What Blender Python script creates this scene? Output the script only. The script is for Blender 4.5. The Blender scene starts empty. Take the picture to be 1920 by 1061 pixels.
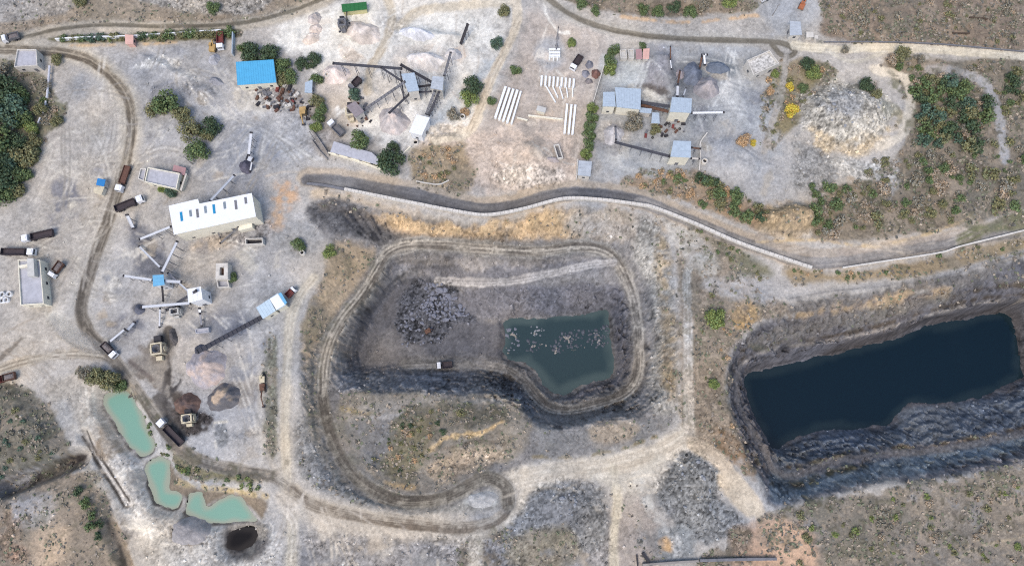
import bpy, bmesh, math, random
import numpy as np
from mathutils import Vector, Matrix

RND = random.Random(11)
SC = bpy.context.scene
COL = SC.collection

# ------------------------------------------------------------------ camera model (photograph is 1920 x 1061)
CH, FPX, TILT = 270.0, 1400.0, math.radians(12.1)
CT, ST = math.cos(TILT), math.sin(TILT)

def P(px, py, z=0.0):
    """Survey point: where the sight line of a plan mark meets the level z."""
    dx, dy = (px - 960.0) / FPX, -(py - 530.5) / FPX
    wy, wz = dy * CT + ST, dy * ST - CT
    k = (z - CH) / wz
    return Vector((dx * k, wy * k, z))

def PN(pts, z=0.0):
    a = np.asarray(pts, float)
    dx, dy = (a[:, 0] - 960.0) / FPX, -(a[:, 1] - 530.5) / FPX
    wy, wz = dy * CT + ST, dy * ST - CT
    k = (z - CH) / wz
    return np.stack([dx * k, wy * k], 1)

def smooth(pts, n=8, closed=False):
    """Catmull-Rom through the points (any number of columns)."""
    p = np.asarray(pts, float)
    if len(p) < 3:
        return p
    if closed:
        q = np.vstack([p[-1], p, p[0], p[1]])
    else:
        q = np.vstack([2 * p[0] - p[1], p, 2 * p[-1] - p[-2]])
    out = []
    t = np.linspace(0, 1, n, endpoint=False)[:, None]
    for i in range(1, len(q) - 2):
        a, b, c, d = q[i - 1], q[i], q[i + 1], q[i + 2]
        out.append(0.5 * (2 * b + (c - a) * t + (2 * a - 5 * b + 4 * c - d) * t ** 2 + (3 * b - a - 3 * c + d) * t ** 3))
    if not closed:
        out.append(p[-1:])
    return np.vstack(out)

# ------------------------------------------------------------------ numpy noise
def _hash(ix, iy, seed):
    h = (ix.astype(np.int64) * 374761393 + iy.astype(np.int64) * 668265263 + seed * 974711) & 0xFFFFFFFF
    h = ((h ^ (h >> 13)) * 1274126177) & 0xFFFFFFFF
    h = ((h ^ (h >> 16)) * 2246822519) & 0xFFFFFFFF
    return ((h ^ (h >> 15)) & 0xFFFFFF).astype(np.float32) / 16777216.0

def vnoise(x, y, s, seed=0):
    x, y = x / s, y / s
    ix, iy = np.floor(x), np.floor(y)
    fx, fy = (x - ix).astype(np.float32), (y - iy).astype(np.float32)
    ux, uy = fx * fx * (3 - 2 * fx), fy * fy * (3 - 2 * fy)
    a, b = _hash(ix, iy, seed), _hash(ix + 1, iy, seed)
    c, d = _hash(ix, iy + 1, seed), _hash(ix + 1, iy + 1, seed)
    return ((a + (b - a) * ux) * (1 - uy) + (c + (d - c) * ux) * uy) * 2 - 1

def fbm(x, y, s, o=4, seed=0, gain=0.5):
    r, a, t = 0, 1.0, 0
    for k in range(o):
        r = r + a * vnoise(x + 17.3 * k, y - 9.1 * k, s / 2 ** k, seed + k)
        t += a
        a *= gain
    return (r / t * 1.5).astype(np.float32)

def worley(x, y, s, seed=0):
    x, y = x / s, y / s
    ix, iy = np.floor(x), np.floor(y)
    f1 = np.full(x.shape, 9.0, np.float32); f2 = f1.copy(); rid = np.zeros(x.shape, np.float32)
    for dx in (-1, 0, 1):
        for dy in (-1, 0, 1):
            cx, cy = ix + dx, iy + dy
            jx, jy = _hash(cx, cy, seed), _hash(cx, cy, seed + 5)
            d = np.hypot(cx + jx - x, cy + jy - y).astype(np.float32)
            nr = d < f1
            f2 = np.where(nr, f1, np.minimum(f2, d))
            rid = np.where(nr, _hash(cx, cy, seed + 9), rid)
            f1 = np.where(nr, d, f1)
    return f1, f2, rid

def sstep(a, b, x):
    t = np.clip((x - a) / (b - a), 0, 1)
    return t * t * (3 - 2 * t)

def poly_sd(X, Y, pts):
    """Signed distance (inside > 0) to a polygon given in world metres."""
    p = np.asarray(pts, float)
    d2 = np.full(X.shape, 1e9, np.float32)
    ins = np.zeros(X.shape, bool)
    n = len(p)
    for i in range(n):
        ax, ay = p[i]; bx, by = p[(i + 1) % n]
        ex, ey = bx - ax, by - ay
        L = ex * ex + ey * ey + 1e-9
        t = np.clip(((X - ax) * ex + (Y - ay) * ey) / L, 0, 1)
        d2 = np.minimum(d2, (X - ax - t * ex) ** 2 + (Y - ay - t * ey) ** 2)
        if ay != by:
            c = ((ay > Y) != (by > Y)) & (X < (bx - ax) * (Y - ay) / (by - ay) + ax)
            ins ^= c
    return np.where(ins, 1, -1) * np.sqrt(d2)

def line_sd(X, Y, pts):
    """Distance to a polyline, run along it, signed offset (left > 0)."""
    p = np.asarray(pts, float)
    d2 = np.full(X.shape, 1e9, np.float32)
    S = np.zeros(X.shape, np.float32); O = np.zeros(X.shape, np.float32)
    run = 0.0
    for i in range(len(p) - 1):
        ax, ay = p[i][:2]; bx, by = p[i + 1][:2]
        ex, ey = bx - ax, by - ay
        L = math.hypot(ex, ey) + 1e-9
        t = np.clip(((X - ax) * ex + (Y - ay) * ey) / (L * L), 0, 1)
        q = (X - ax - t * ex) ** 2 + (Y - ay - t * ey) ** 2
        nr = q < d2
        d2 = np.where(nr, q, d2)
        S = np.where(nr, run + t * L, S)
        cr = (ex * (Y - ay) - ey * (X - ax))
        O = np.where(nr, np.sign(cr) * np.sqrt(q), O)
        run += L
    return np.sqrt(d2), S, O

def lin(c):
    """Colour as seen in noon light (0-255 sRGB) to linear."""
    c = np.asarray(c, float) / 255.0
    return np.where(c <= 0.04045, c / 12.92, ((c + 0.055) / 1.055) ** 2.4)

# ------------------------------------------------------------------ terrain: break lines with levels
DK = 0.56
HAUL = [(952,945,-.6),(948,914,-.9),(916,896,-1.2),(878,911,-1.6),(838,931,-2.2),(790,940,-3),(740,936,-3.8),(685,908,-5),(643,862,-6.5),(616,800,-8),(604,735,-9),(612,660,-10.5),
        (640,600,-11.5),(680,550,-12.5),(705,510,-13.5),(728,474,-14),(780,459,-14.5),(900,466,-16),(1010,471,-17),(1090,463,-18),(1142,476,-19),
        (1174,520,-20.5),(1190,570,-22),(1198,640,-24),(1196,700,-26),(1172,736,-27.5),(1120,756,-29),(1060,768,-31),(1020,757,-32.5),(985,715,-34),
        (950,692,-35),(900,684,-36.5),(830,682,-37.5),(760,684,-38)]
BRANCH = [(1150,492,-20),(1090,500,-22),(1020,516,-24.5),(950,528,-26.5),(880,530,-28),(820,526,-30)]
RIM_C = [(600,372),(700,386),(800,405),(910,419),(980,408),(1050,392),(1120,390),(1200,404),(1236,420),(1256,470),(1266,560),(1270,660),(1266,740),
         (1262,785),(1236,812),(1170,838),(1080,858),(1000,864),(975,880),(975,940),(930,952),(880,948),(800,962),(720,954),(650,928),(598,885),(577,830),
         (568,740),(564,650),(576,590),(598,535),(628,480),(606,440),(584,395)]
SRIM = [(640,738,-5.5),(700,736,-4),(800,739,-3),(900,742,-3),(955,752,-3),(985,778,-3),(1000,802,-2.5),(1060,800,-2.5),(1140,790,-2.5),(1215,776,-3),(1240,745,-3)]
HILL = [(700,780,-2),(780,778,-1),(860,772,-0.5),(930,780,-0.5),(945,796,0)]
HILLF = [(700,850,-6),(760,880,-5.5),(820,872,-5.5),(880,858,-4.5),(960,850,-2)]
FLOOR = [(728,548),(790,528),(850,556),(900,602),(942,612),(938,655),(900,668),(800,674),(690,692),(668,688),(682,630)]
W_C = [(950,602),(1000,598),(1060,593),(1100,590),(1120,586),(1139,585),(1145,640),(1149,702),(1110,715),(1080,728),(1060,739),(1040,738),(1021,722),(1003,696),(985,682),(952,672),(944,655),(950,640)]
ZW_C = -23.4
RIM_R = [(1372,662),(1396,634),(1432,603),(1490,592),(1560,575),(1640,556),(1760,540),(1850,520),(1990,470),(2060,560),(2060,760),(1990,850),(1920,868),(1800,890),
         (1700,904),(1650,906),(1560,926),(1490,942),(1446,948),(1428,905),(1392,832),(1366,745)]
BEN_S = [(1388,684,-11),(1380,735,-13),(1400,790,-14),(1430,842,-15),(1446,877,-15.5),(1482,893,-15.5),(1550,869,-15),(1640,851,-15),(1720,848,-15),(1800,838,-14),(1930,812,-13)]
BEN_N = [(1388,684,-11),(1440,655,-11),(1540,641,-11),(1650,618,-11),(1750,588,-10),(1850,566,-9),(1940,560,-9)]
W_R = [(1396,706),(1440,693),(1480,681),(1560,666),(1620,651),(1680,635),(1735,612),(1800,600),(1850,590),(1886,588),(1901,615),(1912,680),(1916,706),(1882,722),
       (1850,740),(1800,752),(1760,757),(1705,757),(1682,775),(1664,796),(1600,802),(1540,806),(1490,822),(1450,838),(1427,800),(1406,760)]
ZW_R = -22.0
PONDS = [[(205,738),(240,735),(262,770),(285,820),(288,845),(268,856),(240,832),(215,792),(194,760)],
         [(275,868),(300,858),(315,864),(318,890),(316,918),(338,924),(343,936),(330,951),(302,946),(286,920),(275,890)],
         [(350,956),(352,936),(364,923),(380,925),(388,950),(412,938),(440,928),(462,944),(482,976),(440,979),(402,979),(370,970)],
         [(425,1010),(432,996),(455,988),(478,990),(480,1010),(462,1026),(436,1033),(426,1025)]]
ZW_P = -3.0

GX0, GX1, GY0, GY1 = -246.0, 246.0, -80.0, 226.0
def solve_height():
    st = None
    for step in (4.0, 2.0, 1.0):
        xs = np.arange(GX0, GX1 + .1, step); ys = np.arange(GY0, GY1 + .1, step)
        X, Y = np.meshgrid(xs, ys)
        Z = np.zeros(X.shape, np.float64)
        fixed = np.ones(X.shape, bool)
        for rim in (RIM_C, RIM_R):
            fixed &= poly_sd(X, Y, PN(smooth(rim, 4, True))) < 0
        def line(pts, w, k=1.0):
            s = smooth(pts, 10)
            pw = np.array([P(a, b, c * k)[:] for a, b, c in s])
            for a, b in zip(pw[:-1], pw[1:]):
                n = max(2, int(math.hypot(*(b - a)[:2]) / (step * .6)) + 1)
                for q in np.linspace(a, b, n):
                    r = max(w, step * .5)
                    i0, i1 = int((q[0] - r - GX0) / step), int((q[0] + r - GX0) / step) + 2
                    j0, j1 = int((q[1] - r - GY0) / step), int((q[1] + r - GY0) / step) + 2
                    i0, j0 = max(i0, 0), max(j0, 0)
                    sub = np.hypot(X[j0:j1, i0:i1] - q[0], Y[j0:j1, i0:i1] - q[1]) <= r
                    Z[j0:j1, i0:i1][sub] = q[2]; fixed[j0:j1, i0:i1][sub] = True
        def area(pts, z, grow=0.0):
            m = poly_sd(X, Y, PN(smooth(pts, 4, True), z)) > grow
            Z[m] = z; fixed[m] = True
        area(FLOOR, -21.3)
        line(SRIM, .8); line(HILL, 1.0); line(HILLF, .8)
        line([(806,842,1.0),(845,813,2.2),(905,803,2.2),(944,787,1.4)], .8); line([(818,855,-3.2),(862,834,-2.8),(912,824,-2.8),(950,812,-2)], .8)
        line(BRANCH, 2.2, DK); line(HAUL, 2.6, DK)
        line(BEN_S, 1.8, .66); line(BEN_N, 1.2, .72)
        for w, z in ((W_C, ZW_C), (W_R, ZW_R)):
            area(w, z); area(w, z - 3.0, 2.0)
        if st is not None:
            px_, py_, pz = st
            iy = np.clip(((Y - GY0) / (step * 2)).astype(int), 0, pz.shape[0] - 1)
            ix = np.clip(((X - GX0) / (step * 2)).astype(int), 0, pz.shape[1] - 1)
            Z = np.where(fixed, Z, pz[iy, ix])
        for _ in range(900 if step > 1 else 500):
            n = Z.copy()
            n[1:-1, 1:-1] = .25 * (Z[:-2, 1:-1] + Z[2:, 1:-1] + Z[1:-1, :-2] + Z[1:-1, 2:])
            Z = np.where(fixed, Z, n)
        st = (xs, ys, Z)
    # soften the raster of the break lines
    xs, ys, Z = st
    for _ in range(2):
        b = Z.copy(); b[1:-1, 1:-1] = (Z[1:-1, 1:-1] * 4 + 2 * (Z[:-2, 1:-1] + Z[2:, 1:-1] + Z[1:-1, :-2] + Z[1:-1, 2:]) + Z[:-2, :-2] + Z[2:, 2:] + Z[:-2, 2:] + Z[2:, :-2]) / 16; Z = b
    X, Y = np.meshgrid(xs, ys)
    for w in PONDS:
        d = poly_sd(X, Y, PN(smooth(w, 5, True), ZW_P))
        Z = np.minimum(Z, np.where(d > 0, ZW_P - np.minimum(d, 1.5) * .8, ZW_P + np.clip(-d, 0, 9) * .8))
    def bump(pts, h, w):
        nonlocal Z
        d = poly_sd(X, Y, PN(smooth(pts, 4, True)))
        Z = Z + h * sstep(0, w, d + 1.2 * fbm(X, Y, 9, 3, 3))
    bump([(1500,172),(1570,152),(1640,162),(1678,205),(1655,255),(1600,280),(1530,262),(1496,222)], 5, 11)
    bump([(1424,395),(1480,380),(1528,390),(1530,432),(1480,446),(1422,432)], 5, 4)
    bump([(1205,20),(1420,12),(1440,-40),(1180,-40)], 4, 4)
    bump([(-40,940),(60,905),(130,890),(215,960),(240,1080),(-40,1090)], 2, 8)
    bump([(900,262),(1010,250),(1075,300),(1060,345),(960,350),(880,330)], 1.5, 6)
    bump([(-60,735),(40,725),(105,790),(140,850),(20,905),(-60,900)], 3, 8)
    bump([(980,925),(1060,898),(1130,925),(1140,1010),(1060,1050),(960,1040)], 2.5, 8)
    bump([(1240,900),(1290,840),(1340,860),(1350,920),(1340,990),(1260,980)], 2.5, 8)
    bump([(735,62),(800,48),(865,58),(858,85),(770,84)], 2.0, 5); bump([(742,102),(800,94),(852,108),(835,136),(762,136)], 2.2, 6)
    bump([(548,60),(570,48),(565,90),(545,95)], 1.5, 3); bump([(640,150),(690,140),(720,182),(660,192)], 1.4, 4); bump([(870,100),(915,90),(900,150),(860,150)], 1.2, 5)
    bump([(960,280),(1000,262),(1040,300),(1000,335),(950,330)], 2.0, 5); bump([(800,255),(850,245),(870,262),(820,275)], 1.6, 3); bump([(1320,262),(1380,255),(1430,290),(1400,340),(1330,310)], 1.6, 6)
    bump([(1220,105),(1260,100),(1265,150),(1225,160)], 1.8, 4); bump([(255,100),(300,105),(370,150),(350,165),(280,135)], 1.4, 4); bump([(350,160),(400,160),(420,190),(370,190)], 1.2, 4)
    def ditch(pts, dep, w):
        nonlocal Z
        d, _, _ = line_sd(X, Y, PN(smooth(pts, 6)))
        Z = Z - dep * (1 - sstep(w * .3, w, d))
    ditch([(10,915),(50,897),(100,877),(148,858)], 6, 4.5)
    ditch([(155,815),(190,870),(215,910),(238,948)], 1.6, 3)
    ditch([(205,980),(225,1030),(245,1080)], 2, 3)
    return xs, ys, Z
HXS, HYS, HZ = solve_height()

def hz(x, y):
    """Bilinear height of the smooth terrain (arrays)."""
    u = np.clip((np.asarray(x) - GX0), 0, HZ.shape[1] - 1.001); v = np.clip((np.asarray(y) - GY0), 0, HZ.shape[0] - 1.001)
    i, j = u.astype(int), v.astype(int)
    a, b = u - i, v - j
    return HZ[j, i] * (1 - a) * (1 - b) + HZ[j, i + 1] * a * (1 - b) + HZ[j + 1, i] * (1 - a) * b + HZ[j + 1, i + 1] * a * b

def GN(pts):
    """Plan marks to ground points by marching each sight line down to the terrain."""
    a = np.asarray(pts, float)
    zz = np.linspace(14, -34, 193)
    x = np.zeros((len(a), len(zz))); y = x.copy()
    for k, z in enumerate(zz):
        q = PN(a, z); x[:, k], y[:, k] = q[:, 0], q[:, 1]
    below = hz(x, y) >= zz[None, :]
    k = np.where(below.any(1), below.argmax(1), len(zz) - 1)
    r = np.arange(len(a))
    return np.stack([x[r, k], y[r, k], hz(x[r, k], y[r, k])], 1)

def G(px, py):
    return Vector(GN([(px, py)])[0])
# ------------------------------------------------------------------ terrain sheet
STEP = 0.36
def axis(a, b):
    inner = np.arange(a, b, STEP)
    t = np.cumsum(STEP * 1.42 ** np.arange(1, 24))
    return np.concatenate([(a - t)[::-1], inner, inner[-1] + t])
AX, AY = axis(-226.0, 226.0), axis(-58.0, 200.0)
X, Y = np.meshgrid(AX.astype(np.float32), AY.astype(np.float32))
NX, NY = len(AX), len(AY)
inz = (X > GX0) & (X < GX1) & (Y > GY0) & (Y < GY1)
Z = np.where(inz, hz(X, Y), 0.0).astype(np.float32)
gy_, gx_ = np.gradient(Z)
SLOPE = np.clip(np.hypot(gx_, gy_) / STEP, 0, 4).astype(np.float32)
N16, N6, N2, N1 = fbm(X, Y, 16, 4, 1), fbm(X, Y, 6, 4, 21), fbm(X, Y, 2.2, 3, 41), vnoise(X, Y, .75, 61)
WF1, WF2, WR = worley(X + .5 * N2, Y + .5 * N1, 1.5, 3)
VF1, VF2, VR = worley(X + .8 * N2, Y + .8 * N2, 3.4, 8)

ALB = np.empty(X.shape + (3,), np.float32); ALB[:] = lin((187, 183, 182))
RUB = np.full(X.shape, .15, np.float32); SCR = np.zeros(X.shape, np.float32)
CLS = np.zeros(X.shape, np.int16)

def window(pts, pad):
    p = np.asarray(pts)
    i0, i1 = np.searchsorted(AX, p[:, 0].min() - pad), np.searchsorted(AX, p[:, 0].max() + pad)
    j0, j1 = np.searchsorted(AY, p[:, 1].min() - pad), np.searchsorted(AY, p[:, 1].max() + pad)
    return slice(j0, max(j1, j0 + 2)), slice(i0, max(i1, i0 + 2))

def lay(w, m, col, rub=None, scr=None):
    if col is not None:
        c = lin(col).astype(np.float32)
        ALB[w] += (c - ALB[w]) * m[..., None]
    if rub is not None:
        RUB[w] += (rub - RUB[w]) * m
    if scr is not None:
        SCR[w] += (scr - SCR[w]) * m

def area(pts, col, f=1.2, warp=1.5, op=1.0, brk=0.0, rub=None, scr=None, cls=None, curve=True):
    q = GN(smooth(pts, 4, True) if curve else pts)[:, :2]
    w = window(q, f + warp * 1.5)
    d = poly_sd(X[w], Y[w], q) + warp * (.7 * N6[w] + .5 * N2[w])
    m = sstep(-f, f, d) * op
    if brk:
        m = m * np.clip(sstep(-brk, brk * .6, N6[w] * .6 + N2[w] * .7 + .15), 0, 1)
    lay(w, m, col, rub, scr)
    if cls:
        CLS[w][d > 0] = cls

def blob(cx, cy, rx, ry, col, ang=0, **k):
    t = np.linspace(0, 2 * math.pi, 14, endpoint=False)
    a = math.radians(ang)
    area([(cx + rx * math.cos(u) * math.cos(a) - ry * math.sin(u) * math.sin(a), cy + rx * math.cos(u) * math.sin(a) + ry * math.sin(u) * math.cos(a)) for u in t],
         col, curve=False, **k)

def stroke(pts, wpx, col, f=.5, warp=.5, op=1.0, brk=0.0, ruts=0.0, rutcol=None, rub=None, scr=None, cls=None, n=8):
    q = GN(smooth(pts, n))[:, :2]
    hw = wpx * .097
    w = window(q, hw + f + warp + 1)
    d, s, o = line_sd(X[w], Y[w], q)
    m = sstep(-f, f, hw - d + warp * (.6 * N6[w] + .5 * N2[w])) * op
    if brk:
        m = m * sstep(-brk, brk * .6, N6[w] * .5 + N2[w] * .7 + .15)
    lay(w, m, col, rub, scr)
    if ruts:
        st = vnoise(o + 50, s * .03 + 3.7, .95, 5) * .8 + vnoise(o + 50, s * .05, .55, 9) * .5 + .2 * N2[w]
        rm = m * np.clip(sstep(-.05, .4, st) * (.8 + .45 * fbm(s, o * .3, 14, 2, 77)), 0, 1) * ruts
        lay(w, rm, rutcol)
        lm = m * sstep(.1, .7, -st) * .18 * ruts
        lay(w, lm, (205, 198, 190))
    if cls:
        CLS[w][(hw - d + warp * (.6 * N6[w] + .5 * N2[w])) > 0] = cls

BEN_N_ = [p[:2] for p in BEN_N]
def ruts(path, offs, wpx, col, op=.85, brk=.35, n=8):
    s = smooth(path, n); t = np.gradient(s, axis=0); nn = np.stack([-t[:, 1], t[:, 0]], 1) / (np.linalg.norm(t, axis=1)[:, None] + 1e-6)
    for o in offs:
        stroke((s + nn * o).tolist(), wpx, col, f=.28, warp=.22, op=op, brk=brk, n=1)

DUST, WARM, BLUE, TAN = (187,183,182), (196,187,178), (166,167,175), (197,189,178)
WHITE, PINK, ROCK, DARK = (222,219,218), (207,191,181), (140,141,148), (92,92,101)
SCRUB, SCRG, ORANGE, DRY = (146,132,119), (112,114,88), (212,174,128), (184,164,138)

# --- far surroundings and scrubland
far = sstep(10, 60, np.maximum(np.abs(X) - 215, np.maximum(Y - 185, -50 - Y)))
lay((slice(None), slice(None)), far, (152,142,128), .1, .7)
area([(-80,-80),(640,-80),(600,0),(500,38),(430,44),(300,44),(120,46),(20,72),(-80,90)], (168,155,142), scr=.45, rub=.35)
area([(-80,-40),(150,-40),(130,22),(60,35),(-80,45)], (170,166,165), rub=.5, scr=.1)
area([(240,-20),(500,-20),(470,28),(330,18)], (176,172,170), rub=.7, scr=.1)
area([(1040,-60),(1420,-60),(1430,8),(1330,30),(1180,28),(1070,2)], (150,138,126), scr=.8, rub=.4)
area([(1530,-60),(2100,-60),(2100,90),(1920,96),(1700,82),(1580,78),(1535,60),(1545,20)], (148,134,123), scr=.85, rub=.2)
area([(1660,110),(1800,112),(2060,122),(2060,420),(1920,392),(1820,425),(1700,440),(1600,455),(1520,440),(1560,350),(1640,330),(1690,270),(1700,180)], (142,133,122), scr=.9, rub=.15)
area([(1440,150),(1500,110),(1560,130),(1540,180),(1470,260),(1430,270)], (150,140,112), scr=.8)
area([(1445,960),(1600,925),(1800,895),(2060,860),(2060,1200),(1300,1200),(1330,1040),(1400,1010)], (152,143,134), scr=.8, rub=.3, warp=3)
area([(-90,715),(50,728),(110,790),(140,850),(150,880),(-90,925)], (124,122,116), scr=.8, rub=.35)
area([(-90,925),(140,880),(210,950),(250,1120),(-90,1120)], (158,146,134), scr=.6, rub=.3, warp=3)
area([(-90,120),(60,130),(95,180),(125,205),(60,290),(0,380),(-90,420)], (140,138,120), scr=.9, rub=.2)
area([(1180,330),(1290,310),(1330,330),(1440,395),(1430,430),(1390,425),(1270,372),(1180,352)], (176,152,128), scr=.7, warp=2)
area([(540,860),(500,900),(400,900),(340,880),(300,800),(240,740),(150,700),(160,690),(250,720),(330,820),(420,870),(520,880)], (140,134,104), scr=.8, warp=1.2)

# --- pale quarry yards at the top
area([(520,60),(600,20),(700,-20),(930,-20),(950,60),(900,230),(820,270),(700,260),(600,200),(590,120)], (224,221,219), f=3, warp=3)
blob(640,70,110,50,(228,226,224), f=3, warp=3, rub=.12)
blob(830,60,90,50,(230,228,226), f=3, warp=3)
blob(790,115,60,30,(226,218,212), f=2, warp=2, rub=.1)
blob(640,165,50,45,(220,206,196), f=3, warp=2, op=.8)
blob(700,170,60,40,(214,209,206), f=3, warp=3)
blob(620,215,40,45,(198,186,174), f=3, warp=2, op=.8)
stroke([(805,245),(830,215),(870,175),(915,125),(935,120)], 22, (188,194,202), f=1.5, warp=1.5, op=.8)
area([(560,180),(620,230),(640,290),(560,270),(500,200),(470,170)], (176,168,164), rub=.3, f=3)
blob(510,180,55,25,(140,128,124), f=2, warp=2, brk=.5, rub=.6)
area([(990,20),(1060,50),(1130,70),(1120,180),(1090,330),(930,350),(860,330),(900,240),(960,120)], (190,180,175), f=3, warp=2, rub=.15)
area([(900,245),(1080,260),(1080,345),(960,360),(860,350),(790,300),(800,255)], (208,192,182), f=3, warp=2, rub=.3)
blob(830,250,45,18,(220,206,190), f=1.5, warp=1.5, brk=.6, rub=.5)
blob(990,330,70,22,(206,196,190), f=2, rub=.7)
blob(1030,100,28,32,(176,177,184), f=2, warp=1)
stroke([(1020,-5),(1022,20),(1030,38)], 5, (226,222,218)); stroke([(1030,38),(1015,80),(1000,120)], 3, (214,208,204), brk=.4); stroke([(1030,38),(1047,60),(1066,62)], 6, (228,225,222))
area([(1125,120),(1200,90),(1340,85),(1440,100),(1440,260),(1340,320),(1130,320),(1115,200)], (172,174,180), f=3, warp=3, rub=.12)
blob(1180,135,50,28,(190,194,198), f=3, warp=2)
blob(1235,130,30,40,(150,150,160), f=3, warp=2, brk=.4, rub=.3)
blob(1300,145,45,35,(108,114,126), f=3, warp=2, op=.9)
blob(1345,130,45,22,(112,122,136), f=3, warp=2, op=.9)
blob(1310,225,30,25,(150,154,162), f=3, warp=2)
blob(1225,175,40,14,(112,106,106), f=1, warp=1, brk=.5, ang=12, rub=.3)
blob(1215,180,38,9,(206,202,196), f=1, warp=1.2, brk=.5, ang=25)
blob(1210,290,70,35,(186,187,190), f=3, warp=2, rub=.1)
blob(1150,255,35,28,(182,178,176), f=2, warp=2, rub=.35)
blob(1400,210,60,70,(178,180,185), f=4, warp=3)
for a in ([(1370,92),(1362,130),(1355,165),(1330,205)], [(1368,95),(1395,135),(1420,190)], [(1350,165),(1375,200),(1400,235)], [(1320,215),(1345,240),(1380,240)], [(1310,240),(1350,262),(1410,250)]):
    for k in (-5, 3, 9):
        stroke([(x + k, y + k * .3) for x, y in a], 2.2, (206,208,212), f=.3, warp=.3, brk=.5, op=.7)
area([(1320,255),(1440,245),(1500,280),(1520,350),(1440,390),(1330,330)], (182,182,187), f=3, rub=.12)
area([(1490,250),(1560,285),(1575,330),(1530,360),(1490,350),(1480,290)], (150,152,158), f=4, warp=5, rub=.6, op=.9)
area([(1560,290),(1640,310),(1690,300),(1670,385),(1650,340),(1590,335)], (188,188,190), f=1.5, warp=2, rub=.6)
area([(1500,172),(1570,152),(1640,162),(1678,205),(1660,255),(1600,280),(1530,266),(1496,222)], (192,188,183), f=1.5, rub=.7, warp=3)
blob(1560,195,50,26,(166,167,172), f=3, warp=3, rub=.7, brk=.6)
area([(1520,235),(1580,262),(1640,258),(1690,215),(1668,258),(1605,290),(1530,276)], (198,178,148), f=2.5, warp=3, rub=.6, op=.75, brk=.9)
area([(1424,395),(1480,380),(1528,390),(1530,432),(1480,446),(1422,432)], (190,168,138), f=2, warp=2, rub=.7, scr=.35)
area([(1380,-60),(1530,-60),(1530,30),(1490,75),(1440,75),(1400,60),(1420,20)], (180,181,186), f=3)
area([(1090,50),(1240,62),(1440,70),(1420,25),(1330,40),(1180,35)], (186,181,178), f=2, rub=.2)
stroke([(1165,32),(1240,40),(1300,42),(1350,36),(1420,30)], 8, (212,178,142), f=.6, brk=.6, op=.8)

# --- left works
area([(110,110),(260,90),(480,150),(600,250),(560,330),(520,600),(470,850),(330,830),(200,660),(150,560),(230,330),(250,230)], (180,179,183), f=4, warp=3)
area([(255,95),(420,90),(430,150),(400,190),(300,150)], (174,175,182), f=4)
stroke([(262,125),(300,112),(340,128),(370,150)], 18, (212,210,210), f=1.2, warp=2, brk=.6, rub=.4)
blob(375,170,35,16,(150,150,156), f=2, brk=.5, rub=.5, ang=20)
blob(150,162,22,26,(164,166,174), f=3, warp=2, rub=.2)
for c in ((120,360,26,22),(140,385,20,30),(100,390,18,22),(105,405,12,25)):
    blob(*c, (126,128,142), f=2.5, warp=2.5, op=.85, brk=.8)
blob(205,315,14,7,(138,138,146), f=1, brk=.4, rub=.3, ang=-20); stroke([(180,318),(225,318)], 8, (178,178,188))
area([(420,250),(480,240),(490,330),(430,400),(390,380),(350,330)], (163,165,174), f=5, warp=2)
area([(455,315),(490,312),(495,350),(480,370),(420,380)], (150,152,162), f=3, warp=2)
area([(240,420),(275,430),(300,470),(315,500),(290,520),(255,500),(245,460)], (120,122,134), f=2, warp=2)
blob(276,462,15,14,(84,84,97), f=1, warp=1.5); blob(256,485,8,14,(112,114,128), f=1, warp=1.5)
blob(300,460,10,8,(126,126,136), f=.8, brk=.4)
blob(320,500,10,5,(110,110,120), f=.8, ang=20)
blob(365,525,25,6,(106,108,118), f=1.2)
area([(335,470),(440,440),(520,460),(520,560),(470,640),(420,650),(380,600),(330,530)], (178,175,176), f=4, warp=2)
blob(405,455,50,14,(190,178,168), f=2, rub=.45, ang=-12)
blob(470,435,50,24,(158,154,156), f=2, rub=.6, ang=-12, brk=.6)
blob(425,610,45,28,(132,134,146), f=4, warp=2)
blob(380,625,30,22,(136,139,150), f=3, warp=2)
blob(262,578,12,11,(100,102,112), f=1, warp=.8)
area([(205,598),(255,595),(270,612),(230,640),(205,625)], (128,130,142), f=2, warp=2, brk=.5)
blob(310,575,30,40,(186,184,186), f=3, warp=2)
area([(280,660),(305,620),(330,625),(335,660),(320,690),(330,740),(310,760),(290,730),(240,690),(250,670)], (152,146,142), f=2, warp=2)
area([(308,618),(325,614),(329,640),(318,655),(308,640)], (106,101,98), f=.5, warp=.6)
stroke([(315,665),(318,700),(305,735),(300,760)], 8, (100,96,96), f=.6, warp=1.2)
stroke([(312,700),(328,710),(318,730)], 5, (92,90,93), f=.5, warp=1)
area([(290,735),(315,738),(330,780),(360,800),(345,822),(310,790)], (104,100,100), f=1, warp=1.5)
area([(325,770),(390,775),(400,800),(340,815)], (104,96,94), f=1.2, warp=1.5, brk=.5, rub=.6)
stroke([(242,678),(262,692),(285,712)], 8, (118,110,108), f=.8, brk=.4)
stroke([(262,650),(275,665),(268,680)], 10, (142,136,134), f=1)
area([(340,640),(440,640),(480,690),(470,740),(380,740),(330,720)], (180,176,176), f=3, rub=.2)
blob(415,815,14,25,(144,146,152), f=.6, warp=.6, rub=.5, ang=-5); blob(450,820,18,18,(150,152,160), f=2, rub=.5, brk=.5)
stroke([(402,792),(425,790)], 4, (214,206,194)); stroke([(400,795),(405,840)], 3, (212,208,204), brk=.4)
area([(470,640),(515,600),(525,700),(520,860),(480,850),(470,760)], (186,183,184), f=3)
area([(498,640),(520,640),(522,760),(515,860),(498,840),(496,720)], (142,142,130), f=1, scr=.7, rub=.5, warp=1.2)
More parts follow.
